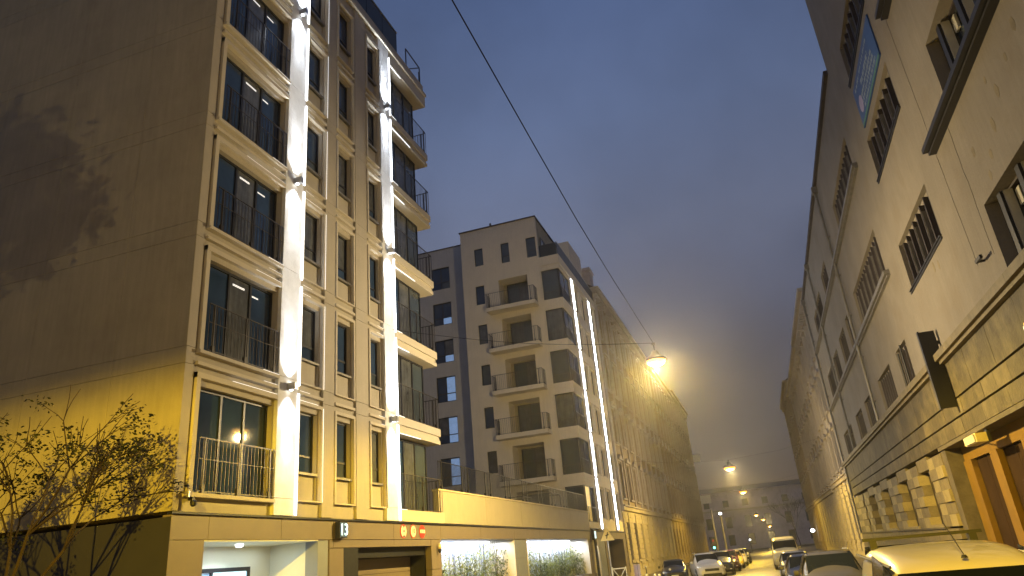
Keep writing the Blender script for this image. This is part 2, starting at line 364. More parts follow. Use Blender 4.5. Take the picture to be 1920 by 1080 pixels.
# ------------------------------------------------------------------ street lamps on span wires
SOD = (1.0, 0.62, 0.006)
def hang_lamp(x, y, z, label, power, glow='lamp_glow', s=1.0, cone=166, blend=0.22, up=0.16):
    t = thing('street_lamp', label, 'street lamp', (x, y, z), group='sodium lamps hung along the middle of the street')
    MB().lathe((x, y, z), [(0.05*s, 0.30*s), (0.10*s, 0.28*s), (0.16*s, 0.16*s), (0.33*s, 0.05*s), (0.36*s, -0.02*s), (0.33*s, -0.02*s)], 20).build('housing', 'dark_metal', t, True)
    MB().lathe((x, y, z), [(0.30*s, -0.03*s), (0.27*s, -0.10*s), (0.15*s, -0.16*s), (0.04*s, -0.18*s)], 20).build('diffuser', glow, t, True)
    MB().bar((x, y, z+0.28*s), (x, y, z+0.62), 0.02, 6).box(x-0.06, x+0.06, y-0.06, y+0.06, z+0.55, z+0.62).build('hanger', 'dark_metal', t)
    spot('lamp_light', (x, y, z-0.22*s), (x, y, 0), power, SOD, cone, blend, 0.12)
    point('lamp_glow_light', (x, y, z-0.30*s), power*up, (1.0, 0.76, 0.40), 0.1)
    return t
hang_lamp(-2.5, 24.13, 8.33, 'large glowing sodium street lamp, nearest of the row over the street', 8000, up=0.62, s=1.12)
hang_lamp(-2.06, 66, 8.35, 'second glowing orange street lamp, hanging high between the old facades', 7000, 'lamp_glow_far', 1.6, up=0.40)
hang_lamp(-2.03, 101, 8.35, 'third glowing street lamp, over the roofline of the far pale building', 5500, 'lamp_glow_far', 1.6)
hang_lamp(-1.35, 140, 6.45, 'upper left of the three small lamps close together before the far building', 2500, 'lamp_glow_far', 1.3)
hang_lamp(-0.35, 148, 5.75, 'middle one of the three small lamps close together before the far building', 2500, 'lamp_glow_far', 1.3)
hang_lamp(0.6, 156, 4.6, 'lower right of the three small lamps close together before the far building', 2500, 'lamp_glow_far', 1.3)
hang_lamp(-2.3, -9.0, 8.3, 'street lamp behind the viewpoint that lights the near side wall', 38000, cone=175.6, blend=0.075, up=0.045)
def wire(name, pts, r, label):
    mb = MB()
    for a, b in zip(pts, pts[1:]): mb.bar(a, b, r, 5)
    return tag(mb.build(name, 'wire', None, True), label, 'wire')
wire('overhead_cable', [(-2.45, -9, 9.4), (-2.45, -3, 9.22), (-2.47, 2, 9.1), (-2.5, 6.6, 9.02), (-2.5, 10, 8.88), (-2.5, 13, 8.78), (-2.5, 16, 8.78), (-2.5, 20, 8.86), (-2.5, 24.13, 8.95)], 0.010, 'thin dark cable running overhead up the street to the nearest lamp')
pts = []
for k in range(13):
    t = k/12; pts.append((-11.0+8.5*t, 20.72+3.41*t, 10.1-1.15*t-0.5*math.sin(PI*t)*0.5))
wire('span_wire', pts, 0.009, 'thin span wire from the white lit pilaster out to the nearest lamp')
for yy, xx, zz in ((66, -2.06, 8.97), (101, -2.03, 8.97)):
    wire('span_wire', [(-11, yy, 10), ((xx-11)/2, yy, 9.25), (xx, yy, zz), ((xx+6.6)/2, yy, 9.25), (6.6, yy, 10)], 0.006,
         'thin wire across the street carrying the %s street lamp' % ('second' if yy == 66 else 'third'))

# ------------------------------------------------------------------ podium with garage, lobby and planted windows
FX = Plane('+x', -11.0)
pod = thing('garage_podium', 'long brown clad ground floor with garage door, lit lobby and planted windows', 'building', (-11.0, 11.45, 0))
core = MB()
core.box(-24, -13.4, 11.55, 60, 0, 3.62)
core.box(-13.4, -11.25, 23.3, 24.0, 0, 3.62); core.box(-13.4, -11.06, 32.3, 33.9, 0, 3.62); core.box(-13.4, -11.06, 49.6, 52.0, 0, 3.62)
core.box(-13.4, -11.25, 16.75, 17.75, 0, 3.62); core.box(-13.4, -11.06, 46.9, 48.2, 0, 3.62)
core.box(-13.4, -11.25, 11.55, 12.3, 0, 3.62); core.box(-13.4, -11.25, 59.1, 60, 0, 3.62)
core.box(-13.4, -11.25, 12.3, 16.75, 3.22, 3.62); core.box(-13.4, -11.25, 17.75, 23.3, 3.0, 3.62)
core.box(-13.4, -11.25, 24.0, 32.3, 3.22, 3.62); core.box(-13.4, -11.25, 33.9, 46.9, 3.22, 3.62); core.box(-13.4, -11.25, 48.2, 49.6, 3.2, 3.62); core.box(-13.4, -11.25, 52.0, 59.1, 3.2, 3.62)
core.build('inner_wall', 'brown_panel', pod)
def panel(u0, u1, z0, z1, m='brown_panel', d0=-0.22, d1=0.0, g=0.006, parent=pod, pl=FX, name='cladding_panel'):
    mb = MB(); pl.box(mb, u0+g, u1-g, z0+g, z1-g, d0, d1); return mb.build(name, m, parent)
js = [11.45, 12.5, 14.95, 17.2, 20.6, 24.1, 28.0, 32.2, 36.2, 40.2, 44.2, 48.2, 53, 60]
for a, b in zip(js, js[1:]): panel(a, b, 3.17, 3.66)
for k in range(3): panel(11.45, 12.40, k*1.057, (k+1)*1.057)
panel(17.2, 20.6, 2.96, 3.165); panel(20.6, 23.25, 2.96, 3.165)
for k in range(3): panel(17.02, 17.72, k*1.057 if k else 0.0, (k+1)*1.057 if k < 2 else 2.955)
panel(17.02, 17.195, 2.96, 3.165)
for z0, z1 in ((0, 1.1), (1.1, 2.2), (2.2, 3.165)): panel(23.27, 24.08, z0, z1)
panel(16.52, 17.0, 0, 3.16, 'grey_panel', -0.4, -0.03)
panel(32.22, 33.98, 0, 1.5, 'grey_panel', -0.4, -0.05); panel(32.22, 33.98, 1.5, 2.35, 'grey_panel', -0.4, -0.05); panel(32.22, 33.98, 2.35, 3.16, 'grey_panel', -0.4, -0.05)
panel(49.7, 52.0, 0, 3.16, 'grey_panel', -0.4, -0.05)
panel(24.1, 32.2, 0, 1.1); panel(34.0, 40, 0, 1.1); panel(40, 48.2, 0, 1.1)
panel(52.0, 52.6, 0, 3.16); panel(58.9, 60, 0, 3.16)
for k in range(5): panel(-20.5+k*1.9-0.0, -18.6+k*1.9, 0, 3.62, 'dark_panel', -0.1, 0.0, pl=Plane('-y', 11.45))
# thin dark cornice between podium and building
MB().box(-11.06, -10.94, 11.4, 60, 3.66, 3.70).build('cornice', 'dark_metal', pod)
# garage door (recessed)
gd = MB()
for k in range(6): FX.box(gd, 18.55, 23.25, k*0.447, (k+1)*0.447-0.012, -0.86, -0.80)
gdo = gd.build('garage_door', 'brown_panel', pod)
MB().box(-11.9, -11.02, 17.76, 18.5, 0, 2.95).build('door_jamb', 'dark_metal', pod)
MB().box(-11.9, -11.25, 18.5, 23.28, 2.69, 2.99).build('door_lintel', 'dark_metal', pod)
MB().box(-12.0, -11.9, 17.8, 23.3, 0, 2.95).build('door_back', 'dark_metal', pod)
MB().box(-11.9, -11.25, 23.24, 23.30, 0, 2.69).build('door_jamb', 'dark_metal', pod)
# lobby
lb = MB()
lb.box(-12.6, -12.5, 12.35, 16.7, 0, 3.22); lb.box(-12.5, -11.22, 16.55, 16.7, 0, 3.2); lb.box(-12.5, -11.22, 12.35, 12.42, 0, 3.2)
lb.build('lobby_wall', 'lobby_wall', pod)
MB().box(-12.5, -11.02, 12.42, 16.52, 3.14, 3.168).build('lobby_ceiling', 'lobby_wall', pod)
MB().box(-12.5, -11.05, 12.42, 16.55, 0.02, 0.13).build('lobby_floor', 'lobby_tile', pod)
LBK = Plane('+x', -12.5)
window(LBK, pod, 12.9, 15.6, 0.15, 2.66, -0.08, 2, 1, 'cyan_glow', 'frame_dark', 0.09, 'lobby_door', glasses=['lit_blue', 'cyan_glow'])
for yy in (12.75, 14.4):
    MB().lathe((-11.75, yy, 3.1), [(0.09, 0.035), (0.09, 0.0), (0.05, -0.03)], 12).build('downlight', 'white_glow', pod)
    spot('downlight_light', (-11.75, yy, 3.02), (-11.9, yy, 0), 60, (0.9, 1.0, 0.95), 150, 0.6, 0.06)
area('lobby_light', (-11.8, 14.4, 3.05), (-12.0, 14.4, 0), 22, (0.88, 1.0, 0.95), 3.4, 0.9)
MB().lathe((-11.30, 12.45, 2.86), [(0.03, 0.0), (0.03, 0.05), (0.01, 0.07)], 8, 'y').build('indicator_light', 'red_glow', pod)
# planted windows
def leaf_cluster(n, xr, yf, zf, size):
    mb = MB()
    for _ in range(n):
        y = yf(); z = zf(y); x = random.uniform(*xr)
        s_ = size*random.uniform(0.5, 1.3); a = random.uniform(0, PI); t = random.uniform(-1.1, 1.1)
        u = Vector((math.sin(t)*0.5, math.cos(a), math.sin(a)))*s_; v = Vector((math.cos(t)*0.6, -math.sin(a), math.cos(a)))*s_*0.5
        c = Vector((x, y, z)); mb.quad(c-u, c+v*0.9, c+u, c-v*0.9)
    return mb
def planter(y0, y1, tilt, dense, who):
    bk = Plane('+x', -12.35)
    n = int((y1-y0)/0.55); w = (y1-y0)/n
    for k in range(n):
        mb = MB(); bk.box(mb, y0+k*w+0.008, y0+(k+1)*w-0.008, 0.9, 3.2, 0, 0.05 if k % 2 else 0.09); mb.build('backing_panel', 'planter_back' if k % 3 else 'planter_violet', pod)
    MB().box(-12.35, -11.05, y0, y1, 1.0, 1.12).build('planter_bed', 'stone_dark', pod)
    MB().box(-12.3, -12.2, y0+0.1, y1-0.1, 3.12, 3.16).build('led_tube', 'led', pod)
    MB().box(-12.42, -11.03, y0-0.02, y0+0.02, 1.1, 3.2).build('side_cheek', 'white_render', pod)
    MB().box(-12.42, -11.03, y1-0.02, y1+0.02, 1.1, 3.2).build('side_cheek', 'white_render', pod)
    area('planter_light', (-11.75, (y0+y1)/2, 3.11), (-11.75, (y0+y1)/2, 1.0), 38*(y1-y0), (0.86, 0.92, 1.0), 0.7, y1-y0-0.3).rotation_euler = (0, 0, 0)
    nC = int((y1-y0)/1.15)
    for k in range(nC):
        yc = y0+0.6+k*(y1-y0-1.0)/max(1, nC-1); hgt = random.uniform(1.6, 2.2) if dense else random.uniform(1.2, 2.0)
        t = thing('climbing_plant', who % ORD[k], 'plant', (-11.9, yc, 1.12), group='plants growing in the lit window planters')
        st = MB()
        for q in range(4):
            p = Vector((-11.9+random.uniform(-.15, .15), yc+random.uniform(-.2, .2), 1.1))
            for j in range(6):
                p2 = p+Vector((random.uniform(-.05, .05), random.uniform(-.12, .12), hgt/6)); st.bar(p, p2, 0.010, 3); p = p2
        st.build('stem', 'bark', t)
        lf = leaf_cluster(900, (-12.25, -11.35), lambda: random.gauss(yc, 0.30), lambda y: 1.1+abs(random.betavariate(1.3, 1.7))*hgt*(1-0.2*abs(y-yc)), 0.075)
        lf.v = [(min(-11.1, v[0]), min(y1-0.06, max(y0+0.06, v[1])), min(3.1, v[2])) for v in lf.v]
        lf.build('foliage', 'leaf_pale' if k % 3 else 'leaf', t)
ORD = ['first', 'second', 'third', 'fourth', 'fifth', 'sixth', 'seventh', 'eighth', 'ninth', 'tenth', 'eleventh', 'twelfth']
planter(24.12, 32.18, 0, True, 'leafy climbing plant in the wide lit window beside the garage door, %s from the garage')
planter(34.02, 46.8, 0, False, 'leafy climbing plant in the farther lit window, %s from the grey pier')
# lit pale pier and dark doorway at the far end
MB().box(-11.4, -10.98, 48.3, 49.6, 0, 3.16).build('lit_pier', 'white_render', pod)
spot('pier_light', (-10.7, 48.9, 3.12), (-11.1, 48.9, 0), 120, (1, 0.93, 0.75), 90, 0.5, 0.05)
MB().box(-12.3, -12.2, 52.6, 58.9, 0, 3.2).build('back_door', 'door_dark', pod)
# yellow-lit parapet over the podium
ps = [24.05, 28.8, 33.5, 38.2, 42.9, 47.65]
for a, b in zip(ps, ps[1:]): panel(a, b, 3.72, 4.86, 'cream_panel', -0.22, -0.0, 0.007, pod, FX, 'parapet_panel')
MB().box(-11.27, -10.96, 24.02, 47.66, 4.86, 4.92).build('parapet_coping', 'cream_band', pod)
MB().box(-24, -11.22, 24.3, 47.7, 3.62, 3.75).build('terrace_deck', 'paving', pod)
for k in range(9):
    railing(pod, (-11.16, 24.45+k*2.6), (-11.16, 27.0+k*2.6), 4.92, 1.05, 0.12, 2, 0.0, r=0.010, share=False, name='balustrade', m='dark_metal')
# roof terrace seen between the buildings: low pergola frame and planters on the deck
pg = thing('garden_pergola', 'dark frame of poles standing on the terrace in front of the balconied building', 'pergola', (-13, 45, 3.75))
mb = MB()
for x in (-16.5, -14.5, -12.5):
    mb.bar((x, 44.6, 3.75), (x, 44.6, 6.1), 0.03, 4); mb.bar((x, 46.6, 3.75), (x, 46.6, 6.1), 0.03, 4); mb.bar((x, 44.6, 6.1), (x, 46.6, 6.1), 0.03, 4)
mb.build('post', 'rail_metal', pg)
MB().bar((-16.5, 44.6, 6.1), (-12.5, 44.6, 6.1), 0.03, 4).bar((-16.5, 46.6, 6.1), (-12.5, 46.6, 6.1), 0.03, 4).build('beam', 'rail_metal', pg)

# signs over the garage
sg = thing('number_sign', 'glowing pale blue sign reading 13 beside the lobby, above the brown pier', 'sign', (-10.97, 17.43, 3.4))
MB().box(-10.98, -10.84, 17.26, 17.64, 3.20, 3.62).build('case', 'dark_metal', sg)
MB().box(-10.84, -10.832, 17.28, 17.62, 3.22, 3.60).build('face', 'sign_blue', sg)
text('13', 0.44, 'cyan_glow', sg, (-10.82, 17.45, 3.40), (PI/2, 0, PI/2), 0.01, sx=0.95)
sg = thing('number_sign', 'small glowing white and green number sign on the podium corner beyond the planted windows', 'sign', (-10.97, 48.2, 3.4))
MB().box(-10.98, -10.80, 47.9, 48.4, 3.1, 3.75).build('case', 'dark_metal', sg)
MB().box(-10.80, -10.79, 47.95, 48.35, 3.2, 3.65).build('face', 'cyan_glow', sg)
MB().bar((-10.85, 48.15, 3.1), (-10.85, 48.15, 0.1), 0.09, 8).build('pole', 'dark_metal', sg)
def disc(y, z, r, m, parent, name, d, n=28):
    return MB().lathe((-10.99, y, z), [(r, 0.0), (r, d)], n, 'x').build(name, m, parent)
def flatx(pts, m, parent, name, x):
    mb = MB().prism(pts, 0, 0.006, lambda u, z, d: (x+d, u, z)); return mb.build(name, m, parent)
sg = thing('road_sign', 'round height limit sign on the brown band, leftmost of the three above the garage', 'sign', (-10.99, 21.2, 3.42), group='round signs above the garage door')
disc(21.22, 3.42, 0.21, 'red', sg, 'rim', 0.012); disc(21.22, 3.42, 0.185, 'sign_face', sg, 'face', 0.020)
flatx([(21.15, 3.60), (21.29, 3.60), (21.22, 3.52)], 'black', sg, 'arrow', -10.969); flatx([(21.15, 3.24), (21.29, 3.24), (21.22, 3.32)], 'black', sg, 'arrow', -10.969)
MB().box(-10.969, -10.967, 21.15, 21.19, 3.39, 3.45).box(-10.969, -10.967, 21.21, 21.29, 3.39, 3.45).build('mark', 'zinc', sg)
sg = thing('road_sign', 'round speed limit sign reading 10, middle of the three above the garage', 'sign', (-10.99, 21.9, 3.42), group='round signs above the garage door')
disc(21.90, 3.42, 0.21, 'red', sg, 'rim', 0.012); disc(21.90, 3.42, 0.180, 'sign_face', sg, 'face', 0.020)
text('10', 0.21, 'black', sg, (-10.966, 21.90, 3.43), (PI/2, 0, PI/2), 0.002)
sg = thing('road_sign', 'red no entry sign with pale bar, rightmost of the three above the garage', 'sign', (-10.99, 22.6, 3.42), group='round signs above the garage door')
disc(22.58, 3.42, 0.21, 'red', sg, 'face', 0.012)
MB().box(-10.976, -10.970, 22.40, 22.76, 3.37, 3.48).build('bar', 'sign_face', sg)
MB().box(-10.969, -10.967, 22.47, 22.50, 3.38, 3.47).box(-10.969, -10.967, 22.60, 22.63, 3.38, 3.47).build('mark', 'red', sg)
wl = thing('wall_lamp', 'small yellowish wall lamp between the garage and the planted window', 'lamp', (-10.97, 23.75, 2.95))
MB().lathe((-10.9, 23.75, 2.86), [(0.05, 0.0), (0.07, 0.05), (0.05, 0.16), (0.02, 0.19)], 10).build('body', 'sign_yellow', wl)
MB().lathe((-10.9, 23.75, 2.72), [(0.03, 0.0), (0.06, 0.05), (0.06, 0.13)], 10).build('base', 'black', wl)
# security camera at the near corner
sc_ = thing('security_camera', 'small dark security camera on the yellow corner at the foot of the near building', 'camera', (-10.93, 11.9, 3.85))
MB().lathe((-10.9, 11.9, 3.80), [(0.02, 0.0), (0.06, 0.03), (0.07, 0.10), (0.04, 0.13)], 10).build('dome', 'black', sc_)
MB().box(-11.0, -10.9, 11.86, 11.94, 3.93, 3.99).build('bracket', 'dark_metal', sc_)
MB().box(-10.93, -10.87, 11.72, 11.76, 3.98, 4.1).build('arm', 'alu', sc_)

# ------------------------------------------------------------------ near apartment building
FH = 3.04; NF = 6; Z0 = 4.10
b1 = thing('apartment_building', 'tall cream apartment block with white lit vertical strips, nearest on the left', 'building', (-11.0, 11.45, 0))
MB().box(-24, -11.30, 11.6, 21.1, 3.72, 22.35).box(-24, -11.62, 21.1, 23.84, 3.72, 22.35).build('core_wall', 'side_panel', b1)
wm = MB(); holes = []
for k in range(NF):
    z = Z0+k*FH
    holes += [(12.0, 14.5, z, z+2.26), (15.6, 16.44, z+0.72, z+2.32), (17.35, 18.13, z+0.72, z+2.32), (19.3, 20.02, z+0.72, z+2.32)]
    holes += [(15.6, 16.44, z+0.02, z+0.66), (17.35, 18.13, z+0.02, z+0.66), (19.3, 20.02, z+0.02, z+0.66)]
FX.holes(wm, 11.62, 21.0, 3.72, 22.35, holes, -0.30, -0.06)
wm.build('facade_wall', 'cream_panel', b1)
sp = Plane('-y', 11.45)
# panels of the side wall, each its own piece
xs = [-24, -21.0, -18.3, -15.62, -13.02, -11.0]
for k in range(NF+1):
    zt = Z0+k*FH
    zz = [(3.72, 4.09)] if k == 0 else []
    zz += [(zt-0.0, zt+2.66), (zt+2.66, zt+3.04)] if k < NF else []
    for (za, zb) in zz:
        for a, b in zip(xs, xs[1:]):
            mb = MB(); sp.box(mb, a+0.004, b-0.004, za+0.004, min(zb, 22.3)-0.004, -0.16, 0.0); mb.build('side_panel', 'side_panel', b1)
def strip(y0, y1, edge):     # lit pilaster
    zs = [3.72] + [Z0+0.42*0+k*FH+1.52 for k in range(NF)] + [22.42]
    zs = [3.72, 4.12] + [Z0+k*FH for k in range(1, NF)] + [22.42]
    for a, b in zip(zs, zs[1:]):
        mb = MB(); FX.box(mb, y0, y1, a+0.005, b-0.005, -0.06, 0.05); mb.build('pilaster_panel', 'pale_strip', b1)
    for k in range(NF):
        za = 3.74 if k == 0 else Z0+k*FH-0.12
        mb = MB(); FX.box(mb, edge, edge+0.035, za, Z0+(k+1)*FH-0.34, 0.05, 0.085); mb.build('led_line', 'led', b1)
strip(14.56, 15.38, 15.385); strip(20.10, 20.92, 20.925)
WHT = (0.86, 0.92, 1.0)
for yc in (14.97, 20.51):
    for k, zf in enumerate((6.9, 13.0, 19.25)):
        t = MB().box(-10.95, -10.70, yc-0.07, yc+0.07, zf-0.09, zf+0.09).build('uplighter', 'alu', b1)
        MB().lathe((-10.86, yc, zf+0.09), [(0.045, 0.0), (0.045, 0.012)], 10).build('lens', 'white_glow', t)
        MB().lathe((-10.86, yc, zf-0.102), [(0.045, 0.0), (0.045, 0.012)], 10).build('lens', 'white_glow', t)
        spot('uplight', (-10.76, yc, zf+0.13), (-10.90, yc, zf+3), 190, WHT, 95, 1.0, 0.05); spot('uplight_throw', (-10.74, yc, zf+0.13), (-10.93, yc, zf+3.2), 900, WHT, 30, 1.0, 0.05)
        spot('downlight', (-10.76, yc, zf-0.13), (-10.90, yc, zf-3), 190, WHT, 95, 1.0, 0.05); spot('downlight_throw', (-10.74, yc, zf-0.13), (-10.93, yc, zf-3.2), 900, WHT, 30, 1.0, 0.05)
# piers and bands
for k in range(NF):
    z = Z0+k*FH; top = z+3.04
    # corner pier panel
    for (a, b) in ((z, z+2.66), (z+2.66, top)):
        mb = MB(); FX.box(mb, 11.46, 11.72, a+0.005, b-0.005, -0.16, 0.0); mb.build('corner_panel', 'cream_panel', b1)
    # flat pilasters between the narrow windows
    for (y0, y1) in ((16.60, 17.16), (18.36, 19.10)):
        for (a, b) in ((z-0.38 if k == 0 else z, z+2.66), (z+2.66, top)):
            mb = MB(); FX.box(mb, y0+0.004, y1-0.004, a+0.005, b-0.005, -0.06, 0.02); mb.build('pilaster_panel', 'cream_panel', b1)
    # big window bay
    w = window(FX, b1, 12.0, 14.5, z, z+2.26, 0.26, 3, 1, 'glass', 'frame_dark', 0.065, glasses=['glass', 'curtain', 'glass'] if k != 0 else ['glass', 'glass', 'glass'])
    s_ = MB()
    FX.box(s_, 11.78, 11.9, z-0.04, z+2.52, -0.06, 0.05); FX.box(s_, 11.78, 14.54, z+2.40, z+2.52, -0.06, 0.06)
    s_.v and s_.build('surround', 'cream_band', w)
    mb = MB(); FX.box(mb, 11.76, 14.54, z-0.10, z-0.02, -0.06, 0.10); mb.build('sill', 'cream_band', w)
    def led(*q, m='soft_glint', par=w):  # glowing sliver imitating light that grazes the moulding, no LED fitted here
        e_ = MB(); FX.box(e_, *q); e_.build('grazing_glint', m, par)
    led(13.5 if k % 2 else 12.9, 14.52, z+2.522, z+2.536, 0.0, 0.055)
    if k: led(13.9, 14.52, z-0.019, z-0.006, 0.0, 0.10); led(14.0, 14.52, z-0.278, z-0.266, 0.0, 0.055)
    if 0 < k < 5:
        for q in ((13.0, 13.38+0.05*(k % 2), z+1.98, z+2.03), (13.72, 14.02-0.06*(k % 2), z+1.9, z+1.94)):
            mb = MB(); FX.box(mb, *q, -0.228, -0.224); mb.build('pane_light_streak', 'soft_glint', w)  # glowing bars laid on the opaque panes, standing in for lights inside
    if k: 
        mb = MB(); FX.box(mb, 11.76, 14.54, z-0.36, z-0.28, -0.06, 0.06); mb.build('string_course', 'cream_band', b1)
    railing(b1, (-10.95, 12.0), (-10.95, 14.5), z-0.01, 1.14, 0.115, 3, 0.70, share=(k < 4))
    # narrow windows
    for (y0, y1, g) in ((15.6, 16.44, 0), (17.35, 18.13, 1), (19.3, 20.02, 2)):
        w = window(FX, b1, y0, y1, z+0.72, z+2.32, 0.24, 1, 1, 'glass', 'frame_dark', 0.055, transom=0.28, glasses=[['glass', 'glass'], ['glass', 'curtain'], ['curtain', 'curtain'], ['glass_grey', 'glass']][(k*5+g*3) % 4])
        if (k+g) % 3 == 0:
            mb = MB(); FX.box(mb, y0+0.07, y0+0.20, z+1.2, z+2.2, -0.208, -0.200); mb.build('curtain', 'fin_pale', w)
        s_ = MB(); a = y0-0.16; b = y1+0.14
        FX.box(s_, a, a+0.07, z-0.02, z+2.55, -0.06, 0.05); FX.box(s_, b-0.07, b, z-0.02, z+2.55, -0.06, 0.05)
        FX.box(s_, a+0.07, b-0.07, z+2.46, z+2.55, -0.06, 0.05); FX.box(s_, a+0.07, b-0.07, z-0.02, z+0.02, -0.06, 0.04)
        s_.build('surround', 'cream_band', w)
        def led(*q, m='trim_glint', par=w):  # same imitated grazing light, on the narrow windows and the bay
            e_ = MB(); FX.box(e_, *q); e_.build('grazing_glint', m, par)
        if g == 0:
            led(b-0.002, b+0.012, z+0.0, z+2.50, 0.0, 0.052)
            led(a+0.02, a+(0.45 if k % 2 else 0.9), z+2.552, z+2.566, 0.0, 0.045, m='soft_glint')
            if k: led(a+0.06, a+0.5, z-0.238, z-0.226, 0.0, 0.045, m='soft_glint')
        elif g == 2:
            led(b-(0.5 if k % 2 else 0.3), b-0.02, z+2.552, z+2.566, 0.0, 0.045, m='soft_glint')
            if k: led(b-0.45, b-0.02, z-0.238, z-0.226, 0.0, 0.045, m='soft_glint')
        mb = MB(); FX.box(mb, y0, y1, z+0.66, z+0.72, -0.20, 0.0); mb.build('sill', 'zinc', w)
        mb = MB(); FX.box(mb, y0, y1, z+0.02, z+0.66, -0.20, -0.11); mb.build('spandrel_panel', 'cream_panel', b1)
        if k:
            mb = MB(); FX.box(mb, a, b, z-0.32, z-0.24, -0.06, 0.05); mb.build('string_course', 'cream_band', b1)
    # corner bay with glass and balcony slab
    mb = MB(); mb.box(-13.4, -10.96, 20.97, 24.42, z-0.30, z-0.02); mb.box(-13.35, -11.02, 20.97, 24.36, z-0.46, z-0.30); mb.box(-13.4, -10.98, 20.97, 24.40, z-0.60, z-0.46)
    if k == 0: mb = MB().box(-13.4, -10.96, 20.97, 24.42, 3.72, z-0.02)
    mb.build('balcony_slab', 'cream_band', b1)
    G = Plane('+x', -11.35)
    w = window(G, b1, 21.15, 23.9, z, z+2.40, 0.06, 3, 1, 'glass', 'frame_dark', 0.06, 'bay_window', glasses=['curtain', 'curtain', 'glass_grey'] if k % 2 else ['glass', 'curtain', 'glass_grey'])
    mb = MB().box(-13.4, -11.42, 23.86, 23.92, z, z+2.4); mb.build('side_glazing', 'glass', w)
    mb = MB(); FX.box(mb, 20.96, 21.15, z, z+2.42, -0.4, -0.06); mb.build('bay_jamb', 'cream_panel', b1)
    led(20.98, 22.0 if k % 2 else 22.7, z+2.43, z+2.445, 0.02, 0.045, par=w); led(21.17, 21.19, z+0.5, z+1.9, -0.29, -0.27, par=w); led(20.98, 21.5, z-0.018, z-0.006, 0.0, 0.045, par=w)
    railing(b1, (-11.0, 21.2), (-11.0, 24.36), z-0.02, 1.16, 0.12, 3, 0.0, share=(k < 4))
    railing(b1, (-11.0, 24.38), (-12.9, 24.38), z-0.02, 1.16, 0.12, 2, 0.0, share=False)
MB().box(-13.4, -10.96, 20.97, 24.42, 21.85, 22.40).build('roof_slab', 'cream_band', b1)
MB().box(-11.42, -11.30, 11.6, 23.9, 22.1, 22.4).build('roof_edge', 'cream_panel', b1)
MB().box(-24.0, -10.90, 11.40, 20.96, 22.42, 22.56).build('roof_cornice', 'cream_band', b1)
MB().box(-24.0, -10.90, 20.96, 24.46, 22.42, 22.56).build('roof_cornice', 'cream_band', b1)
MB().box(-11.3, -10.98, 11.45, 24.3, 22.56, 22.95).build('roof_parapet', 'cream_panel', b1)
for k in range(8):
    y = 11.6+k*1.29
    MB().box(-11.06, -11.035, y+0.02, y+1.27, 22.98, 24.10).build('balustrade_pane', 'rail_glass', b1)
MB().box(-11.08, -11.0, 11.6, 21.92, 24.10, 24.14).build('handrail', 'alu', b1)
MB().box(-24, -14.5, 12.5, 23, 22.56, 25.3).build('penthouse', 'side_panel', b1)
rf = MB(); rf.bar((-11.3, 23.3, 22.9), (-11.3, 23.3, 24.45), 0.03, 4); rf.bar((-11.3, 24.6, 22.9), (-11.3, 24.6, 24.1), 0.02, 4)
rf.bar((-11.3, 23.3, 24.45), (-11.3, 24.7, 24.4), 0.03, 4); rf.bar((-11.3, 24.7, 24.4), (-11.3, 24.72, 22.6), 0.03, 4); rf.bar((-11.3, 23.3, 23.3), (-11.3, 24.7, 24.4), 0.03, 4)
tag(rf.build('roof_rail', 'rail_metal'), 'dark angular rail frame standing at the far roof corner of the near block', 'railing')

# ------------------------------------------------------------------ second apartment building
YB = 47.7
b2 = thing('apartment_building', 'second cream apartment block with stacked balconies and two white lit strips', 'building', (-11.0, YB, 0))
PY = Plane('-y', YB)
FB = 3.2
wm = MB(); hs = []; fl = [7.40+FB*k for k in range(5)]
for k, z in enumerate([4.2]+fl):
    hs += [(-17.85, -17.12, z+0.75, z+2.3)]
    hs += [(-15.92, -13.57, z+0.0, z+2.45)]
for (a, b) in ((-17.75, -17.03), (-15.5, -14.82), (-13.4, -12.62)): hs.append((a, b, 24.0 if a > -17 else 24.2, 25.68))
PY.holes(wm, -18.87, -12.5, 3.75, 27.36, hs, -0.3, 0.0)
wm.build('front_wall', 'pale_render', b2)
MB().box(-18.87, -12.5, YB+1.3, 60, 3.75, 27.3).box(-18.87, -18.6, YB+0.3, YB+1.3, 3.75, 27.3).box(-12.8, -12.5, YB+0.3, YB+1.3, 3.75, 27.3).build('core_wall', 'side_panel', b2)
MB().box(-18.95, -12.42, YB-0.08, 60.1, 27.36, 27.44).build('roof_edge', 'roof', b2)
mb = MB()
for k, z in enumerate([4.2]+fl):
    PY.box(mb, -16.1, -13.4, z+2.45, z+2.6, -1.3, -0.3); 
    PY.box(mb, -16.1, -15.92, z, z+2.45, -1.3, -0.3); PY.box(mb, -13.57, -13.4, z, z+2.45, -1.3, -0.3)
mb.build('loggia_wall', 'pale_render', b2)
for k, z in enumerate([4.2]+fl):
    gl = ['glass_grey', 'curtain', 'glass'][k % 3]
    window(PY, b2, -17.85, -17.12, z+0.75, z+2.3, 0.16, 1, 1, gl)
    w = window(Plane('-y', YB+1.15), b2, -15.6, -13.6, z+0.1, z+2.3, 0.0, 2, 1, 'glass_grey', 'frame_dark', 0.06, 'balcony_door', glasses=['glass_grey', 'curtain'] if k % 2 else ['curtain', 'glass_grey'])
    if k:
        MB().box(-16.75, -12.88, YB-0.95, YB-0.003, z-0.30, z-0.0).build('balcony_slab', 'pale_render', b2)
        r = railing(b2, (-16.72, YB-0.92), (-12.91, YB-0.92), z, 1.12, 0.14, 3, 0.0, share=False)
        railing(b2, (-16.72, YB-0.92), (-16.72, YB-0.03), z, 1.12, 0.09, 1, 0.0, share=False)
        railing(b2, (-12.91, YB-0.92), (-12.91, YB-0.03), z, 1.12, 0.09, 1, 0.0, share=False)
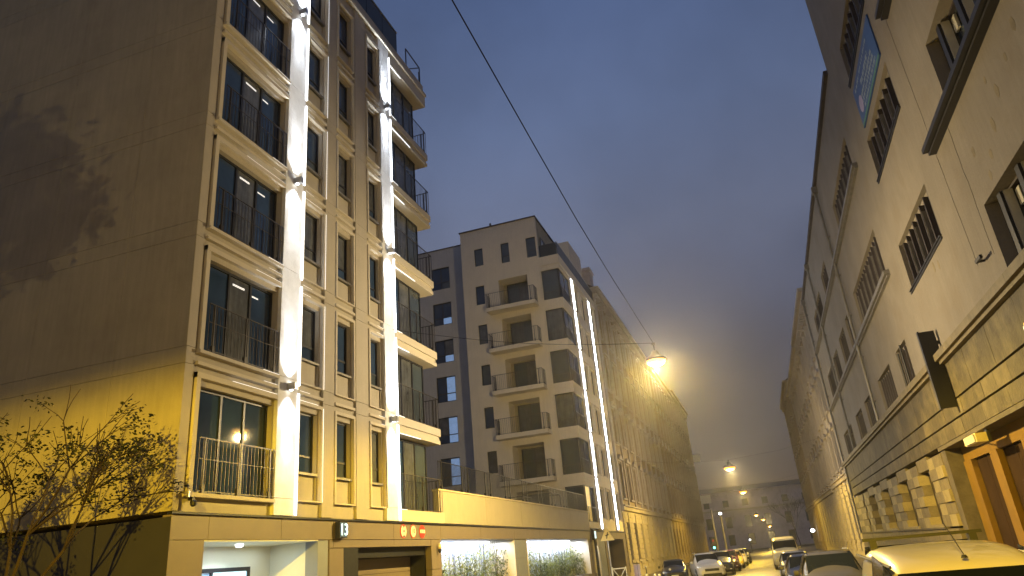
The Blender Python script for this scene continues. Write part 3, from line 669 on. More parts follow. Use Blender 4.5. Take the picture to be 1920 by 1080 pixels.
for (a, b, z0) in ((-17.75, -17.03, 24.2), (-15.5, -14.82, 24.0), (-13.4, -12.62, 24.0)):
    window(PY, b2, a, b, z0, 25.68, 0.14, 1, 1, 'glass_grey', transom=0.35 if a > -17 else None)
# panel joints on the front, thin recessed strips
mb = MB()
for z in fl: PY.box(mb, -18.85, -17.9, z+2.75, z+2.78, 0.0, 0.012)
for x in (-18.3,): PY.box(mb, x, x+0.02, 3.8, 27.3, 0.0, 0.008)
mb.build('joint_trim', 'pale_render', b2)
# street corner bay
for k, z in enumerate([4.2]+fl):
    zt = z+2.45
    MB().box(-12.5, -10.95, YB-0.04, 50.7, z-0.36, z+0.05).build('bay_slab', 'pale_render', b2); MB().box(-12.5, -10.98, YB-0.02, 50.7, zt, z+2.838).build('bay_lintel', 'pale_render', b2)
    window(Plane('-y', YB+0.15), b2, -12.42, -11.12, z+0.05, zt, 0.0, 1, 1, ['curtain', 'glass_grey'][k % 2] if k else 'glass_grey', 'frame_dark', 0.06, 'bay_window')
    window(Plane('+x', -11.12), b2, YB+0.2, 50.6, z+0.05, zt, 0.0, 2, 1, 'glass', 'frame_dark', 0.06, 'bay_window', glasses=['lit_warm', 'glass'] if k == 0 else None)
    railing(b2, (-12.40, YB+0.03), (-11.06, YB+0.03), z+0.05, 0.62, 0.13, 2, 0.0, share=False, m='alu' if False else 'rail_metal')
    railing(b2, (-11.02, YB+0.05), (-11.02, 50.6), z+0.05, 1.0, 0.16, 2, 0.0, share=False)
MB().box(-12.5, -11.3, YB+0.28, 50.7, 3.75, 23.0).build('bay_core', 'side_panel', b2)
mb = MB(); PY.box(mb, -12.52, -12.42, 3.75, 23.0, -0.3, 0.0); mb.build('corner_pier', 'pale_render', b2)
MB().box(-12.5, -10.93, YB-0.06, 60, 23.05, 23.78).build('terrace_slab', 'pale_render', b2)
# street side of the second building
hs = []
wm = MB()
for k, z in enumerate([4.2]+fl):
    hs += [(52.2, 53.6, z+0.4, z+2.45), (54.6, 56.0, z+0.4, z+2.45), (58.0, 59.4, z+0.4, z+2.45)]
FX.holes(wm, 50.7, 60, 3.75, 23.05, hs, -0.3, -0.05); wm.build('street_wall', 'pale_render', b2)
MB().box(-12.5, -11.3, 50.7, 60, 3.75, 23.05).build('street_core', 'side_panel', b2)
for k, z in enumerate([4.2]+fl):
    for (a, b) in ((52.2, 53.6), (54.6, 56.0), (58.0, 59.4)): 
        w = window(FX, b2, a, b, z+0.4, z+2.45, 0.24, 1, 1, 'glass')
        mb = MB(); FX.box(mb, a-0.12, a-0.05, z+0.3, z+2.6, -0.05, 0.04); FX.box(mb, b+0.05, b+0.12, z+0.3, z+2.6, -0.05, 0.04); FX.box(mb, a-0.12, b+0.12, z+2.6, z+2.68, -0.05, 0.05); mb.build('surround', 'pale_render', w)
for (y0, y1) in ((50.95, 51.75), (56.85, 57.65)):
    for k, z in enumerate([3.77]+fl):
        zz = fl[k] if k < 5 else 23.0
        mb = MB(); FX.box(mb, y0, y1, z+0.005, zz-0.005, -0.05, 0.05); mb.build('pilaster_panel', 'pale_strip', b2)
        mb = MB(); FX.box(mb, y0+0.2, y0+0.52, z+0.12, zz-0.10, 0.05, 0.09); mb.build('led_line', 'led_core', b2)
    mb = MB(); FX.box(mb, y1+0.1, y1+0.16, 4.0, 23, -0.05, 0.0); mb.build('led_edge', 'led', b2)
for k in range(10): MB().box(-11.03, -11.0, YB+0.1+k*1.22, YB+1.28+k*1.22, 23.8, 24.85).build('balustrade_pane', 'rail_glass', b2)
MB().box(-11.04, -10.98, YB, 60, 24.85, 24.9).build('handrail', 'alu', b2)
MB().box(-12.4, -11.05, YB+0.05, YB+0.08, 23.8, 24.8).build('balustrade_pane', 'rail_glass', b2)
window(Plane('+x', -12.46), b2, 48.6, 50.4, 23.8, 25.9, 0.0, 2, 1, 'glass_grey')
MB().box(-13.4, -11.7, 55.5, 60.0, 24.9, 28.3).build('penthouse', 'pale_render', b2)
MB().box(-18.4, -17.0, YB+1, YB+2.2, 27.44, 27.8).build('roof_hatch', 'roof', b2)
MB().bar((-16.6, YB+1.2, 27.4), (-16.6, YB+1.2, 28.3), 0.09, 6).build('flue', 'roof', b2)
# wing behind
wg = thing('apartment_wing', 'grey rear wing with a column of cool lit windows between the two cream blocks', 'building', (-22, 50, 0))
PW = Plane('-y', 50.0); hs = []; wz = [(23.9, 25.85), (20.75, 22.67), (17.55, 19.45), (14.35, 16.4), (11.1, 13.15), (7.9, 10.0), (4.7, 6.8)]
for (a, b) in wz: hs.append((-22.6, -20.95, a, b))
wm = MB(); PW.holes(wm, -34, -18.9, 3.75, 27.5, hs, -0.3, 0); wm.build('front_wall', 'wing_render', wg)
MB().box(-34, -19, 50.3, 60, 3.75, 27.4).build('core_wall', 'side_panel', wg); MB().box(-34.1, -18.9, 49.95, 60, 27.5, 27.58).build('roof_edge', 'roof', wg)
for k, (a, b) in enumerate(wz):
    window(PW, wg, -22.6, -20.95, a, b, 0.16, 2, 1, 'glass', 'frame_dark', 0.07, transom=0.33,
           glasses=[['glass', 'glass', 'glass_grey', 'glass'], ['glass', 'glass', 'lit_blue', 'glass'], ['glass', 'glass', 'lit_blue', 'curtain'], ['glass', 'glass', 'lit_blue', 'lit_blue'], ['glass', 'curtain', 'lit_blue', 'lit_blue'], ['glass', 'glass', 'lit_blue', 'lit_blue'], ['glass']*4][k])

# ------------------------------------------------------------------ old buildings, both sides
def old_building(side, x, y0, y1, h, floors, bay, label, m, trim, ground=5.4, seed=1, win='glass', roof=2.2, deep=12, shaft=True):
    rnd = random.Random(seed)
    pl = Plane('+x' if side < 0 else '-x', x)
    t = thing('old_building', label, 'building', (x, y0, 0))
    n = max(2, int((y1-y0)/bay)); bw = (y1-y0)/n
    fh = (h-ground-0.8)/floors; hs = []; wins = []
    for k in range(n):
        yc = y0+bw*(k+0.5)
        hs.append((yc-0.62, yc+0.62, 1.5, ground-1.1)); wins.append(hs[-1]+(0,))
        for j in range(floors):
            zb = ground+0.9+fh*j; hs.append((yc-0.55, yc+0.55, zb, zb+fh*0.62)); wins.append(hs[-1]+(j+1,))
    wm = MB(); pl.holes(wm, y0+0.02, y1-0.02, ground, h, [q for q in hs if q[2] > ground], -0.3, 0); wm.build('facade_wall', m, t)
    # rusticated ground floor: courses of blocks
    gm = MB(); pl.holes(gm, y0+0.02, y1-0.02, 0, ground, [q for q in hs if q[2] < ground], -0.3, 0); gm.build('ground_wall', trim, t)
    cm = MB(); z = 0.7
    while z < ground-0.3:
        for k in range(n+1):
            ya = y0+0.03 if k == 0 else y0+bw*(k-0.5)+0.66; yb = y1-0.03 if k == n else y0+bw*(k+0.5)-0.66
            if yb-ya > 0.3:
                mid = (ya+yb)/2 + (0.3 if int(z*2.2) % 2 else -0.3)
                pl.box(cm, ya, mid-0.03, z, z+0.36, 0.002, 0.07); pl.box(cm, mid+0.03, yb, z, z+0.36, 0.002, 0.07)
        z += 0.42
    co = cm.build('stone_course', trim, t); co['kind'] = 'stuff'
    bx = MB(); xa, xb = (x-deep, x-0.31) if side < 0 else (x+0.31, x+deep)
    bx.box(xa, xb, y0+0.02, y1-0.02, 0, h-0.02); bx.build('core_wall', m, t)
    # cornices
    c = MB(); pl.box(c, y0, y1, ground-0.18, ground+0.14, -0.1, 0.22); pl.box(c, y0, y1, ground+0.14, ground+0.26, -0.1, 0.34)
    c.build('string_course', trim, t)
    c = MB(); pl.box(c, y0-0.1, y1+0.1, h-0.5, h-0.2, -0.1, 0.35); pl.box(c, y0-0.15, y1+0.15, h-0.2, h+0.1, -0.1, 0.65)
    for k in range(int((y1-y0)/0.8)): pl.box(c, y0+0.2+k*0.8, y0+0.45+k*0.8, h-0.85, h-0.5, -0.05, 0.42)
    c.build('cornice', trim, t)
    r = MB(); o1 = pl.P(y0, h+0.1, 0.4); 
    p = [pl.P(y0, h+0.1, 0.3), pl.P(y1, h+0.1, 0.3), pl.P(y1, h+0.1+roof, -3.2), pl.P(y0, h+0.1+roof, -3.2)]
    q = [pl.P(y0, h+0.1+roof, -3.2), pl.P(y1, h+0.1+roof, -3.2), pl.P(y1, h+0.1, -deep), pl.P(y0, h+0.1, -deep)]
    r.quad(*p); r.quad(*q); r.quad(p[0], p[3], q[3]); r.quad(p[1], p[2], q[2]); r.build('roof', 'roof', t)
    for (a, b, z0, z1, j) in wins:
        g = win if rnd.random() > 0.10 else 'curtain'
        w = window(pl, t, a, b, z0, z1, 0.22, 2, 1, g, 'frame_dark' if j else 'fin', 0.07, transom=0.66)
        s_ = MB()
        if j:
            pl.box(s_, a-0.2, a-0.04, z0-0.05, z1+0.1, 0, 0.09); pl.box(s_, b+0.04, b+0.2, z0-0.05, z1+0.1, 0, 0.09)
            pl.box(s_, a-0.3, b+0.3, z0-0.2, z0-0.05, 0, 0.2)
            pl.box(s_, a-0.28, b+0.28, z1+0.24, z1+0.36, 0, 0.28); pl.box(s_, a-0.2, b+0.2, z1+0.1, z1+0.24, 0, 0.1)
            if j == 1 or j == 2: s_.prism([(a-0.28, z1+0.362), (b+0.28, z1+0.362), ((a+b)/2, z1+0.75)], 0, 0.24, pl.P)
        else: pl.box(s_, a-0.1, b+0.1, z0-0.16, z0, 0, 0.16)
        s_.build('surround', trim, w)
    if shaft:
        s_ = MB()
        for k in range(n+1):
            u = min(max(y0+bw*k, y0+0.25), y1-0.25); pl.box(s_, u-0.2, u+0.2, ground+0.27, h-0.9, 0, 0.14); pl.box(s_, u-0.28, u+0.28, h-1.1, h-0.87, 0, 0.2)
        s_.build('pilasters', trim, t)
    return t
old_building(-1, -11.0, 60.1, 92, 25.2, 4, 3.2, 'tall ornate old tenement directly beyond the second lit block', 'plaster_ochre', 'plaster_far', 5.6, 3)
old_building(-1, -11.05, 92.1, 118, 25.6, 4, 3.2, 'yellow washed old tenement in the middle of the left row', 'plaster_far', 'plaster_ochre', 5.5, 4)
old_building(-1, -11.0, 118.1, 143, 26.6, 4, 3.4, 'last old tenement of the left row, at the street corner with orange light', 'plaster_ochre', 'plaster_ochre', 5.4, 5)
old_building(1, 6.75, 58.2, 76, 20.8, 3, 3.3, 'old ornate facade with carved window hoods directly beyond the plaster school block', 'plaster_far', 'plaster_far', 6.2, 6)
old_building(1, 6.8, 76.1, 104, 20.6, 3, 3.3, 'brown old tenement in the middle of the right row', 'plaster_ochre', 'plaster_far', 6.0, 7)
old_building(1, 6.7, 104.1, 127, 22.6, 4, 3.3, 'last dark old tenement of the right row before the far square', 'plaster_far', 'plaster_ochre', 5.8, 8)
# attic ornament and awnings
tag(MB().box(-12.2, -11.0, 60.4, 62.2, 27.2, 27.5).box(-12.1, -11.1, 60.6, 62.0, 25.35, 27.2).build('attic_gable', 'plaster_pale'), 'small pale carved gable block on the cornice of the ornate left tenement', 'gable')
tag(MB().box(-10.95, -9.6, 142.6, 142.9, 17.2, 18.6).build('blank_sign', 'sign_white'), 'pale blank projecting sign, upper of two at the end of the left row', 'sign', 'pale projecting signs at the end of the left row')
tag(MB().box(-10.9, -9.0, 143.1, 143.5, 9.4, 10.9).build('blank_sign', 'sign_white'), 'pale blank projecting sign, lower of two at the end of the left row', 'sign', 'pale projecting signs at the end of the left row')
# far building closing the street
fb = thing('far_building', 'long pale two storey building with attic windows closing the end of the street', 'building', (0, 202, 0))
PF = Plane('-y', 202.0); hs = []
for k in range(10):
    xc = -30+k*5.0+0.9
    hs += [(xc-0.75, xc+0.75, 10.9, 12.6), (xc-0.8, xc+0.8, 5.6, 8.4), (xc-0.8, xc+0.8, 1.3, 3.9)]
wm = MB(); PF.holes(wm, -36, 26, 0, 14.5, hs, -0.4, 0); wm.build('front_wall', 'plaster_pale', fb)
MB().box(-36, 26, 202.4, 216, 0, 14.3).build('core_wall', 'plaster_pale', fb)
mb = MB(); PF.box(mb, -36.2, 26.2, 9.9, 10.25, 0, 0.4); mb.build('string_course', 'plaster_far', fb)
mb = MB(); PF.box(mb, -36.3, 26.3, 14.5, 14.75, -0.4, 0.5); mb.build('cornice', 'plaster_pale', fb)
MB().quad((-36, 201.8, 14.75), (26, 201.8, 14.75), (26, 208, 16.4), (-36, 208, 16.4)).build('roof', 'roof', fb)
for (a, b, z0, z1) in hs: window(PF, fb, a, b, z0, z1, 0.25, 2, 1, 'glass_grey', 'fin', 0.1, transom=0.6)

# ------------------------------------------------------------------ right: plaster block with stone ground floor
K = 0.012
rz = -math.atan(K)
r1 = thing('school_building', 'weathered beige plaster block with finned windows above a stone ground floor on the right', 'building', (6.0, 25.0, 0), rz)
PR = Plane('-x', 6.0)
YE = 58.0
def hole_list():
    return [(9.5, 16.4, 11.12, 12.95), (9.5, 16.4, 15.5, 17.2), (9.0, 16.5, 6.86, 8.62), (19.9, 24.55, 9.37, 10.93), (19.65, 24.3, 13.4, 14.9), (19.6, 24.05, 17.25, 18.75),
            (27.5, 34.3, 15.4, 17.05), (27.4, 35.4, 10.95, 12.82), (37.9, 40.1, 11.1, 12.85), (41.4, 44.3, 11.1, 12.85), (46.4, 49.2, 11.1, 12.85), (51.0, 55.0, 11.1, 12.85),
            (41.8, 44.8, 15.5, 17.1), (47.5, 54.2, 15.5, 17.1),
            (27.75, 29.9, 6.88, 8.5), (31.8, 35.5, 6.88, 8.5), (38.0, 41.2, 6.88, 8.5), (42.9, 46.0, 6.88, 8.5), (49.0, 54.4, 6.88, 8.5)]
HR = hole_list()
wm = MB(); PR.holes(wm, -20, 27.0, 6.86, 27.5, [h for h in HR if h[1] < 27], -0.42, 0); wm.build('plaster_wall', 'plaster_old', r1)
wm = MB(); PR.holes(wm, 27.0, YE, 6.86, 19.75, [h for h in HR if h[0] > 27], -0.42, 0); wm.build('plaster_wall', 'plaster_old', r1)
MB().box(6.5, 18, -20, 27.0, 4.56, 27.4).box(6.9, 18, -20, 26.9, 0, 4.55).box(6.5, 18, 27.0, YE, 0, 19.7).build('core_wall', 'plaster_old', r1)
MB().box(5.85, 18, 27.0, YE+0.1, 19.75, 19.95).build('eave', 'roof', r1)
MB().box(5.85, 18, -20, 27.05, 27.5, 27.7).build('eave', 'roof', r1)
# finned windows: each fin a piece
finme = {}
for i, (a, b, z0, z1) in enumerate(HR):
    near = i in (0, 1, 2)
    f = MB(); PR.box(f, a, b, z0, z0+0.05, -0.40, -0.30); PR.box(f, a, b, z1-0.05, z1, -0.40, -0.30)
    wo = f.build('window', 'fin', r1)
    step = 1.16 if near else 0.52; fw = 0.20 if near else 0.07; fd = 0.22 if near else 0.30
    if i in (13, 18): step = 0.6
    n = max(2, int((b-a)/step)); st = (b-a)/n
    g = MB(); PR.box(g, a, b, z0+0.05, z1-0.05, -0.415, -0.40); g.build('pane', 'shutter_brown' if not near else 'glass_grey', wo)
    for k in range(n):
        u = a+st*(k+0.5)
        q = MB()
        if near:
            PR.box(q, u-fw/2, u+fw/2, z0+0.05, z1-0.05, -0.32, -0.32+fd); q.build('fin', 'black', wo)
            q = MB(); PR.box(q, u-0.46, u-0.24, z1-0.50, z1-0.14, -0.39, -0.33); q.build('bracket', 'fin_pale', wo)
            q = MB(); PR.box(q, u-0.46, u-0.24, z0+0.12, z0+0.48, -0.39, -0.33); q.build('bracket', 'fin_pale', wo)
            q = MB(); PR.box(q, u-fw/2-0.05, u-fw/2-0.001, z0+0.05, z1-0.05, -0.33, -0.16); q.build('fin_edge', 'fin_pale', wo)
        else:
            PR.box(q, u-fw/2, u+fw/2, z0+0.05, z1-0.05, -0.38, -0.38+fd); q.build('fin', 'fin', wo)
            if k % 2 == 0 and i < 9:
                q = MB(); PR.box(q, u-fw/2-0.03, u-fw/2-0.001, z0+0.05, z1-0.25, -0.36, -0.10); q.build('fin_edge', 'zinc', wo)
            q = MB(); q.prism([(u+fw/2+0.002, z1-0.05), (u+st-fw/2-0.004, z1-0.05), (u+fw/2+0.002, z1-0.28)], -0.30, -0.12, PR.P)
            if k < n-1: q.build('head_block', 'plaster_old', wo)
    if not near:
        q = MB(); PR.box(q, a, a+0.04, z0, z1, -0.3, -0.0)
# sills
def sill(a, b, z, d=0.14, h=0.10, m='stone_dark'):
    mb = MB(); PR.box(mb, a, b, z-h, z, 0, d); PR.box(mb, a, b, z-h-0.08, z-h-0.02, 0, d*0.6); mb.build('sill', m, r1)
sill(3, 18.2, 11.10, 0.30, 0.12, 'black'); sill(3, 18.2, 15.48, 0.30, 0.12, 'black')
sill(26.7, YE-0.3, 15.38, 0.20, 0.14, 'zinc'); sill(26.85, YE-0.3, 10.93, 0.20, 0.16, 'zinc')
for (a, b, z) in ((19.9, 24.75, 9.37), (19.65, 24.5, 13.4), (19.6, 24.25, 17.25)): sill(a, b, z, 0.06, 0.04, 'black')
# string course above the stone
for a in range(-20, 58, 3):
    b = min(a+3, YE); mb = MB(); PR.box(mb, a, b-0.012, 6.66, 6.86, -0.3, 0.30); PR.box(mb, a, b-0.012, 6.56, 6.66, -0.3, 0.20); mb.build('string_course', 'stone', r1)
# stone courses of separate blocks
courses = [(5.55, 6.56), (5.06, 5.50), (4.56, 5.01)]
rb = random.Random(11)
def block(u0, u1, z0, z1, d1=0.0, m=None, d0=-0.3):
    mb = MB(); PR.box(mb, u0+0.006, u1-0.006, z0+0.004, z1-0.004, d0, d1+rb.uniform(-0.004, 0.006))
    return mb.build('stone_block', m or rb.choice(['stone', 'stone', 'stone_mid', 'stone', 'stone_mid', 'stone', 'stone_light']), r1)
for ci, (z0, z1) in enumerate(courses):
    u = -4.0+ci*0.5
    while u < YE:
        w = 1.15 if u < 34 else 2.3; block(u, min(u+w, YE), z0, z1, 0.06, rb.choice(['stone_band', 'stone_band', 'stone_band', 'stone_band_pale'])); u += w
mb = MB(); PR.box(mb, -20, YE, 4.58, 6.56, -0.42, -0.30); PR.box(mb, 27.6, YE, 0, 4.58, -0.5, -0.42); mb.build('backing_wall', 'joint', r1)
mb = MB(); PR.box(mb, -20, -4, 4.6, 6.56, -0.30, 0.06); mb.build('stone_band', 'stone_band', r1)
# ground floor piers with blocks, windows between
wy = [(30.1, 32.3), (35.0, 37.6), (40.9, 43.6), (46.6, 49.4)]
piers = [(27.62, 30.1), (32.3, 35.0), (37.6, 40.9), (43.6, 46.6), (49.4, 52.0), (52.6, YE)]
for pi, (a, b) in enumerate(piers):
    z = 2.05; j = 0
    while z < 4.4:
        zt = min(z+0.39, 4.54); o_ = 0.07 if j % 2 == 0 else 0.0
        mid = (a+b)/2+(0.25 if j % 2 else -0.25)
        block(a, mid, z, zt, 0.0+o_, 'stone_light' if j % 2 == 0 else 'stone', -0.42); block(mid, b, z, zt, 0.0+o_*0.5, 'stone' if j % 2 == 0 else 'stone_light', -0.42)
        z += 0.392; j += 1
for (a, b) in wy:
    block(a, b, 4.08, 4.54, -0.02, 'stone', -0.42)
    w = window(PR, r1, a, b, 2.15, 4.08, 0.38, 3, 1, 'shutter_brown', 'fin', 0.07)
    mb = MB(); PR.box(mb, a-0.1, b+0.1, 2.05, 2.15, -0.35, 0.08); mb.build('sill', 'stone_light', w)
mb = MB(); PR.box(mb, 52.0, 52.6, 0.0, 4.5, -0.4, -0.3); mb.build('dark_slot', 'joint', r1)
for ci in range(4):
    u = 27.62
    while u < YE: block(u, min(u+1.6, YE), 0.15+ci*0.46, 0.15+(ci+1)*0.46, 0.10, 'stone_dark' if ci < 1 else 'stone', -0.42); u += 1.6
mb = MB(); PR.box(mb, 29.5, YE, 1.99, 2.05, -0.4, 0.16); mb.build('plinth_cap', 'stone_dark', r1)
# garage opening with orange frame
mb = MB(); PR.box(mb, -20, 27.6, 4.44, 4.56, -0.9, 0.04); mb.build('soffit', 'stone_dark', r1)
mb = MB(); PR.box(mb, 26.95, 27.6, 0, 4.44, -0.9, -0.02)
mb.build('door_jamb', 'stone_dark', r1)
mb = MB(); PR.box(mb, 2, 26.95, 3.98, 4.44, -0.6, -0.50); 
for (a, b) in ((25.95, 26.9), (23.05, 23.8), (20.1, 20.85), (17.2, 17.95), (14.3, 15.05), (11.4, 12.15)): PR.box(mb, a, b, 0, 3.98, -0.6, -0.44)
mb.build('door_frame', 'orange_wood', r1)
for (a, b) in ((23.8, 25.95), (20.85, 23.05), (17.95, 20.1), (15.05, 17.2), (12.15, 14.3)):
    for h in (0, 1):
        mb = MB(); m_ = (a+b)/2; PR.box(mb, (a, m_)[h]+0.01, (m_, b)[h]-0.01, 0.02, 3.96, -0.66, -0.61); mb.build('door_panel', 'door_dark', r1)
# drain pipes
for (y, z0, z1) in ((37.4, 6.9, 19.7), (49.5, 6.9, 19.7), (57.7, 2, 19.7)):
    mb = MB(); mb.bar((5.86, y, z0), (5.86, y, z1), 0.07, 8)
    for q in range(int((z1-z0)/2.2)): mb.box(5.78, 6.0, y-0.09, y+0.09, z0+1+q*2.2, z0+1.06+q*2.2)
    mb.box(5.72, 6.0, y-0.18, y+0.18, z1-0.35, z1); mb.build('drainpipe', 'zinc', r1)
mb = MB(); mb.bar((5.95, 28.6, 6.9), (5.95, 28.6, 8.5), 0.035, 5).bar((5.93, 29.2, 6.9), (5.93, 29.2, 8.3), 0.035, 5); mb.build('conduit', 'black', r1)
# hairline cracks as thin cords of filler
mb = MB()
def crack(pts):
    for a, b in zip(pts, pts[1:]): mb.bar((5.998, a[0], a[1]), (5.998, b[0], b[1]), 0.008, 3)
for y in (18.4,):
    p = [(18.5-0.02*k+random.uniform(-.02, .02), 18.2-k*0.55) for k in range(20)]; crack(p)
mb.build('crack', 'stone_dark', r1); mb = MB()
p = [(16.9+random.uniform(-.03, .03)+0.0*k, 10.9-k*0.3) for k in range(12)]; crack(p)
mb.build('crack', 'stone_dark', r1)
rs = random.Random(3)
for (y, z) in ((13.1, 10.1), (13.9, 9.9), (14.6, 9.55), (15.2, 9.2), (12.4, 10.3), (14.2, 10.35), (15.6, 8.9), (16.0, 9.7), (21.5, 9.0), (21.0, 8.9)):
    a_ = rs.uniform(0.05, 0.10); b_ = a_*rs.uniform(1.2, 2.0)
    pts = [(y+math.cos(t*PI/6)*a_*rs.uniform(.8, 1.1), z+math.sin(t*PI/6)*b_*rs.uniform(.8, 1.1)) for t in range(12)]
    q = MB().prism(pts, 0.0, 0.004, PR.P); q.build('plaster_patch', 'stone_mid', r1)
# things fixed on the right facade
RM = Matrix.Translation((6, 25, 0)) @ Matrix.Rotation(rz, 4, 'Z') @ Matrix.Translation((-6, -25, 0))
def on_r1(name, label, cat, p, group=None):
    w = RM @ Vector(p); t = thing(name, label, cat, w, rz, group); OFF[t.name] = Vector(p); return t
ps_ = on_r1('blue_poster', 'faded blue poster with rows of pale writing high on the plaster wall', 'poster', (5.97, 22, 15.2))
MB().box(5.955, 5.998, 19.75, 23.95, 15.24, 16.75).build('board', 'sign_blue', ps_)
MB().box(5.945, 5.954, 19.8, 23.9, 15.27, 15.36).build('border', 'sign_green', ps_)
rt = random.Random(5)
for j, (z, h, s0, s1) in enumerate(((16.52, 0.12, 20.6, 23.6), (16.20, 0.20, 20.9, 22.6), (15.95, 0.14, 20.4, 23.3), (15.74, 0.14, 20.4, 23.0), (15.52, 0.12, 20.2, 22.9))):
    mb = MB(); u = s1
    while u > s0:
        w_ = rt.uniform(0.06, 0.24); mb.box(5.950, 5.954, max(s0, u-w_), u, z-h/2*rt.uniform(.6, 1), z+h/2*rt.uniform(.6, 1)); u -= w_+rt.uniform(0.03, 0.10)
    mb.build('lettering', 'sign_text', ps_)
MB().lathe((5.953, 23.3, 15.85), [(0.30, 0.0), (0.30, -0.004)], 16, 'x').build('emblem', 'violet_cloth', ps_)
bs = on_r1('blade_sign', 'dark upright box sign sticking out across the stone cornice on the right', 'sign', (5.6, 23.4, 5.3))
MB().box(5.52, 5.93, 23.33, 23.47, 5.30, 7.62).build('panel', 'black', bs); MB().box(5.48, 5.52, 23.31, 23.49, 5.27, 7.65).build('frame', 'dark_metal', bs)
MB().box(5.93, 6.0, 23.36, 23.44, 7.2, 7.3).box(5.93, 5.97, 23.36, 23.44, 5.6, 5.7).build('bracket', 'dark_metal', bs)
fl_ = on_r1('floodlight', 'pale square floodlight under the soffit above the orange doors', 'lamp', (5.9, 22.6, 4.2))
MB().box(5.78, 6.05, 21.95, 23.15, 4.12, 4.36).build('body', 'sign_yellow', fl_); MB().box(5.74, 5.78, 22.0, 23.1, 4.14, 4.34).build('face', 'fin_pale', fl_)
MB().box(6.05, 6.12, 21.9, 22.1, 4.10, 4.42).build('end_cap', 'black', fl_); MB().bar((6.0, 23.2, 4.3), (6.3, 24.4, 4.4), 0.02, 5).build('cable', 'black', fl_)
c_ = on_r1('wall_camera', 'tiny black camera on the plaster wall below the second big finned window', 'camera', (5.9, 17.6, 7.7))
MB().box(5.80, 5.86, 17.2, 17.6, 7.66, 7.74).build('body', 'black', c_); MB().box(5.86, 6.0, 17.56, 17.62, 7.68, 7.73).build('arm', 'black', c_)
w_ = on_r1('wall_lantern', 'small lit wall lantern on the stone band at the right edge', 'lamp', (5.6, 15.2, 5.3))
MB().lathe((5.45, 15.0, 5.30), [(0.05, 0), (0.07, 0.05), (0.07, 0.18), (0.04, 0.22)], 10).build('shade', 'alu', w_); MB().lathe((5.45, 15.0, 5.50), [(0.05, 0), (0.03, 0.05)], 8).build('bulb', 'lamp_glow', w_)
MB().bar((5.45, 15.0, 5.52), (5.95, 15.0, 5.7), 0.02, 5).build('arm', 'black', w_)

